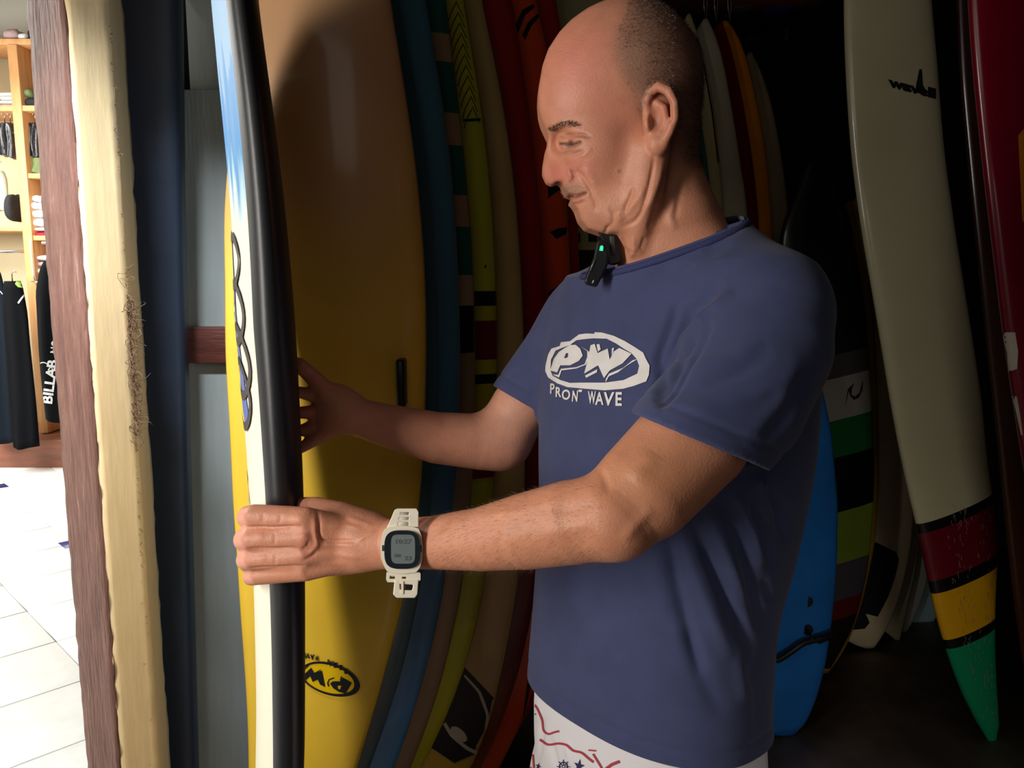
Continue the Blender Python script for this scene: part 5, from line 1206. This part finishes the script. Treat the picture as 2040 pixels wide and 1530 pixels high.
# ================================================================== shorts
zz0 = U(1290, 1440, 1.0)[2]
zq, cq, Aq, Bq = tor(-.009); so = [('add', .03, loft_f([.58]+list(zq[:4]), [tuple(cq[0])]+[tuple(c) for c in cq[:4]], [.176]+list(Aq[:4]), [.13]+list(Bq[:4]), lt, ft))]
for (a, b) in knees: so.append(('add', .03, chain_f([(a[0], a[1], .72), ((a[0]+b[0])/2, (a[1]+b[1])/2, (a[2]+b[2])/2), b], [.098, .098, .100])))
so.append(('clip', .004, lambda P: (.50-P[..., 2]).astype(np.float32)))
Vo, Fo = mesh_ops(so, (-.15, .62, .44), (.62, 1.4, 1.04), .005)
No = vnormals(Vo, Fo)
Vo = sculpt(Vo, No, [([(1082,1420),(1078,1470),(1070,1530)], 5, -.004), ([(1095,1470),(1110,1530)], 6, -.003), ([(1130,1480),(1140,1530)], 7, .003), ([(1060,1380),(1075,1440)], 10, .003)])
SHORTS = plain('white_boardshort', srgb(232, 228, 232), .8, bump=(700, .2, .0006, 2))
shorts = mk('shorts', Vo, Fo, SHORTS, man)
Q = lambda u, v: (1000+u/6.653, 1300+v/6.653)
RED = plain('red_print', srgb(176, 62, 74), .8); NAV = plain('navy_print', srgb(44, 44, 88), .8); SLATE = plain('slate_print', srgb(52, 66, 84), .8)
def rib(pts, wd): return ribbon(smooth_curve([Q(*p) for p in pts], 40, .03), wd)
decals('red_wave_print', [rib(p, wd) for p, wd in [([(230,370),(280,450),(360,455)], 3.2), ([(205,510),(260,590),(350,600),(470,730),(540,900),(550,1040),(620,1090),(700,1050),(760,1040)], 4), ([(160,1040),(260,1080),(350,1160),(410,1300),(430,1540)], 3.6), ([(150,1170),(230,1210),(330,1320),(380,1450),(385,1540)], 3.6),
       ([(505,1150),(610,1225),(760,1200),(860,1220),(940,1300),(1060,1320),(1150,1400),(1215,1450)], 4.5), ([(1210,1340),(1290,1470),(1330,1540)], 4), ([(1380,1540),(1460,1480),(1560,1440)], 6), ([(1250,1300),(1150,1290)], 3)]], [shorts], RED, shorts, lift=.0012, maxlen=6)
# the same print carried on over the rest of the shorts
for k in range(9):
    x0 = 1040+(k % 3)*150; y0 = 1600+(k//3)*170
    decal('red_wave_print', [ribbon(smooth_curve([(x0, y0), (x0+35, y0+22), (x0+75, y0+8), (x0+110, y0+34), (x0+140, y0+26)], 40, .03), 4)], [shorts], RED, shorts, lift=.0012, maxlen=8)
    decal('red_wave_print', [ribbon(smooth_curve([(x0+5, y0+26), (x0+38, y0+48), (x0+78, y0+34), (x0+112, y0+60), (x0+140, y0+52)], 40, .03), 4)], [shorts], RED, shorts, lift=.0012, maxlen=8)
def star(cx, cy, r, rot): 
    L = []
    for k in range(10):
        a = rot+math.pi*k/5; q = r if k % 2 == 0 else r*.38; L.append((cx+q*math.sin(a)*.75, cy-q*math.cos(a)))
    return curve_polys([L])
whl = [ribbon([(1123+8*math.cos(a), 1527+9*math.sin(a)) for a in np.linspace(0, 6.2, 20)], 2.2)]+[ribbon([(1123+2*math.cos(a), 1527+2*math.sin(a)), (1123+13*math.cos(a), 1527+14*math.sin(a))], 1.6) for a in np.arange(0, 6.28, .785)]
decals('star_print', [star(1059, 1425, 15, .1), star(1154, 1526, 15, .2), star(1028, 1432, 5, 0), star(1073, 1527, 8, .3), star(1190, 1560, 12, 0)]+[star(1080+(k % 3)*150, 1670+(k//3)*170, 16, .2*k) for k in range(6)], [shorts], NAV, shorts, lift=.0012, maxlen=6)
decal('wheel_print', whl, [shorts], NAV, shorts, lift=.0012, maxlen=6)
decal('slate_band_print', [curve_polys([[Q(*p) for p in [(125,1320),(180,1380),(280,1540),(180,1560),(150,1540),(110,1420)]]])], [shorts], SLATE, shorts, lift=.0012, maxlen=6)
# ================================================================== wristwatch
WC = plain('watch_white', srgb(236, 228, 208), .38, coat=.2); BZ = plain('watch_glass', srgb(34, 40, 44), .12, coat=1.0); LC = plain('watch_lcd', srgb(112, 122, 122), .35); DG = plain('watch_digits', srgb(78, 86, 92), .5); DKG = plain('watch_dark', srgb(60, 52, 44), .6)
WY = .800
wc = U(802, 1092, WY); watch = empty('wristwatch', tuple(wc), 'white digital wristwatch with a grey screen on the man\'s wrist', 'watch')
S_ = WY*1.02/FPX
W_ = lambda px, py, d=0.0: U(px, py, WY+d)
def slab(name, outline, d0, d1, mat, holes=(), bv=.0012, inset=0.0, parent=None, smooth=False):
    """outline in px on the watch plane, thickness from d0 (front) to d1"""
    V2, F2 = curve_polys([outline]+[list(h) for h in holes]); V = [W_(x, y, d0) for x, y in V2]+[W_(x, y, d1) for x, y in V2]; n = len(V2)
    F = [tuple(f) for f in F2]+[tuple(i+n for i in f)[::-1] for f in F2]
    ed = {}
    for f in F2:
        for a, b_ in zip(f, f[1:]+f[:1]): ed[(a, b_)] = ed.get((a, b_), 0)+1
    for (a, b_) in ed:
        if (b_, a) not in ed: F.append((a, a+n, b_+n, b_))
    o = mk(name, V, F, mat, parent or watch, smooth=smooth)
    bm = bmesh.new(); bm.from_mesh(o.data); bmesh.ops.remove_doubles(bm, verts=bm.verts, dist=1e-6); bmesh.ops.recalc_face_normals(bm, faces=bm.faces); bm.to_mesh(o.data); bm.free()
    if bv: bevel(o, bv, 3)
    return o
def sq(cx, cy, rx, ry, e=.6, n=56): return [(cx+rx*math.copysign(abs(math.cos(a))**e, math.cos(a)), cy+ry*math.copysign(abs(math.sin(a))**e, math.sin(a))) for a in [2*math.pi*i/n for i in range(n)]]
case_ = [(762,1062),(768,1052),(779,1049),(800,1047),(824,1050),(834,1053),(840,1068),(843,1090),(842,1112),(837,1130),(830,1140),(800,1143),(772,1140),(765,1128),(759,1112),(758,1090)]
cs2 = [tuple(p) for p in smooth_curve(case_+[case_[0]], 64, .008)[:-1]]
slab('case', cs2, -.003, .011, WC, bv=.002)
slab('bezel_glass', sq(801, 1095, 35.5, 38.5, .62), -.0058, -.001, BZ, bv=.0012)
slab('screen', sq(803, 1094, 24, 29, .4), -.0062, -.0056, LC, bv=0)
tw = [text_polys('10:27', lambda u, v: (786+u*34, 1083-v*12), bold=.03), text_polys('23', lambda u, v: (806+u*14, 1116-v*11), bold=.03)]
for (x0, x1, y0, y1) in [(786, 798, 1104, 1110)]: tw.append(curve_polys([[(x0, y0), (x1, y0), (x1, y1), (x0, y1)]]))
V, F = [], []
for v_, f_ in tw:
    b0 = len(V); V += [W_(x, y, -.0064) for x, y in v_]; F += [tuple(i+b0 for i in f) for f in f_]
mk('digits', V, F, DG, watch, smooth=False)
slab('strap_upper', [(770,1052),(776,1040),(786,1016),(792,1013),(830,1013),(834,1020),(834,1050)], -.001, .004, WC, holes=[[(798,1020),(815,1020),(814,1026),(797,1026)], [(796,1030),(815,1030),(814,1036),(794,1036)], [(794,1040),(814,1040),(814,1047),(792,1047)]], bv=.0007)
slab('strap_lower', [(770,1140),(836,1140),(838,1143),(838,1156),(832,1161),(826,1158),(785,1160),(772,1160),(769,1154)], 0, .006, WC, holes=[[(777,1147),(787,1147),(787,1153),(776,1153)], [(801,1149),(809,1149),(809,1153),(801,1153)]], bv=.0007)
slab('buckle', [(786,1156),(834,1156),(832,1184),(827,1191),(790,1191),(783,1184)], -.002, .003, WC, holes=[[(796,1163),(823,1165),(821,1176),(797,1175)]], bv=.0010)
slab('buckle_tongue', [(799,1158),(804,1158),(804,1184),(799,1184)], -.003, .001, WC, bv=.0005)
slab('case_pin', [(761, 1086), (764, 1086), (764, 1098), (761, 1098)], -.0045, -.001, DKG, bv=.0004); slab('case_pin', [(838, 1086), (841, 1086), (841, 1100), (838, 1100)], -.0045, -.001, DKG, bv=.0004)
# strap around the wrist
wr = U(806, 1083, .842); ringp = []
for k in range(40):
    a = 2*math.pi*k/40; ringp.append((wr[0]+.002*math.sin(a), wr[1]+.0315*math.cos(a)*1.02, wr[2]+.0325*math.sin(a)))
V = []; F = []
for k, p in enumerate(ringp):
    c = np.array(wr); d = np.array(p)-c; d /= np.linalg.norm(d)
    for (s, t) in ((-.011, 0), (.011, 0), (.011, .0025), (-.011, .0025)): V.append(np.array(p)+np.array((s, 0, 0))+d*t)
for k in range(40):
    j = (k+1) % 40
    for q in range(4): F.append((k*4+q, k*4+(q+1) % 4, j*4+(q+1) % 4, j*4+q))
mk('strap_band', V, F, WC, watch)

# ================================================================== clip-on microphone
BM = plain('mic_black', srgb(20, 21, 24), .38, coat=.2)
mic = empty('clip_microphone', tuple(U(1190, 525, .935)), 'small black clip microphone with a green light on the collar', 'microphone')
MY = .925
def mslab(name, pts, d0, d1, mat, bv=.0012):
    V = [U(x, y, MY+d0) for x, y in pts]+[U(x, y, MY+d1) for x, y in pts]; n = len(pts)
    o = mk(name, V, [tuple(range(n)), tuple(range(2*n-1, n-1, -1))]+[(i, i+n, (i+1) % n+n, (i+1) % n) for i in range(n)], mat, mic, smooth=False)
    bm = bmesh.new(); bm.from_mesh(o.data); bmesh.ops.recalc_face_normals(bm, faces=bm.faces); bm.to_mesh(o.data); bm.free()
    if bv: bevel(o, bv, 3)
    return o
mslab('mic_body', [(1188,482),(1196,478),(1208,484),(1214,505),(1210,530),(1200,552),(1194,562),(1188,573),(1166,567),(1164,558),(1172,538),(1182,514)], -.006, .010, BM, .003)
mslab('clip', [(1190,462),(1229,462),(1236,500),(1238,522),(1226,528),(1212,528),(1206,505),(1200,480)], .006, .022, BM, .002)
mslab('clip_arm', [(1214,470),(1224,470),(1226,508),(1218,508)], .002, .010, plain('mic_grey', srgb(66, 66, 60), .5), .001)
em, nt, b = newmat('green_light'); b.inputs['Base Color'].default_value = srgb(30, 200, 140); b.inputs['Emission Color'].default_value = srgb(60, 255, 170); b.inputs['Emission Strength'].default_value = 1.0
mslab('light', [(1194,499),(1196,490),(1200,489),(1202,492),(1201,500)], -.0085, -.005, em, 0)
mslab('metal_inlay', [(1174,540),(1184,517),(1186,520),(1178,538)], -.0075, -.005, plain('mic_metal', srgb(140, 136, 134), .4, metal=.5), 0)
mslab('metal_dot', [(1179,565),(1181,559),(1184,557),(1183,562)], -.0075, -.005, plain('mic_bright', srgb(200, 200, 200), .3), 0)
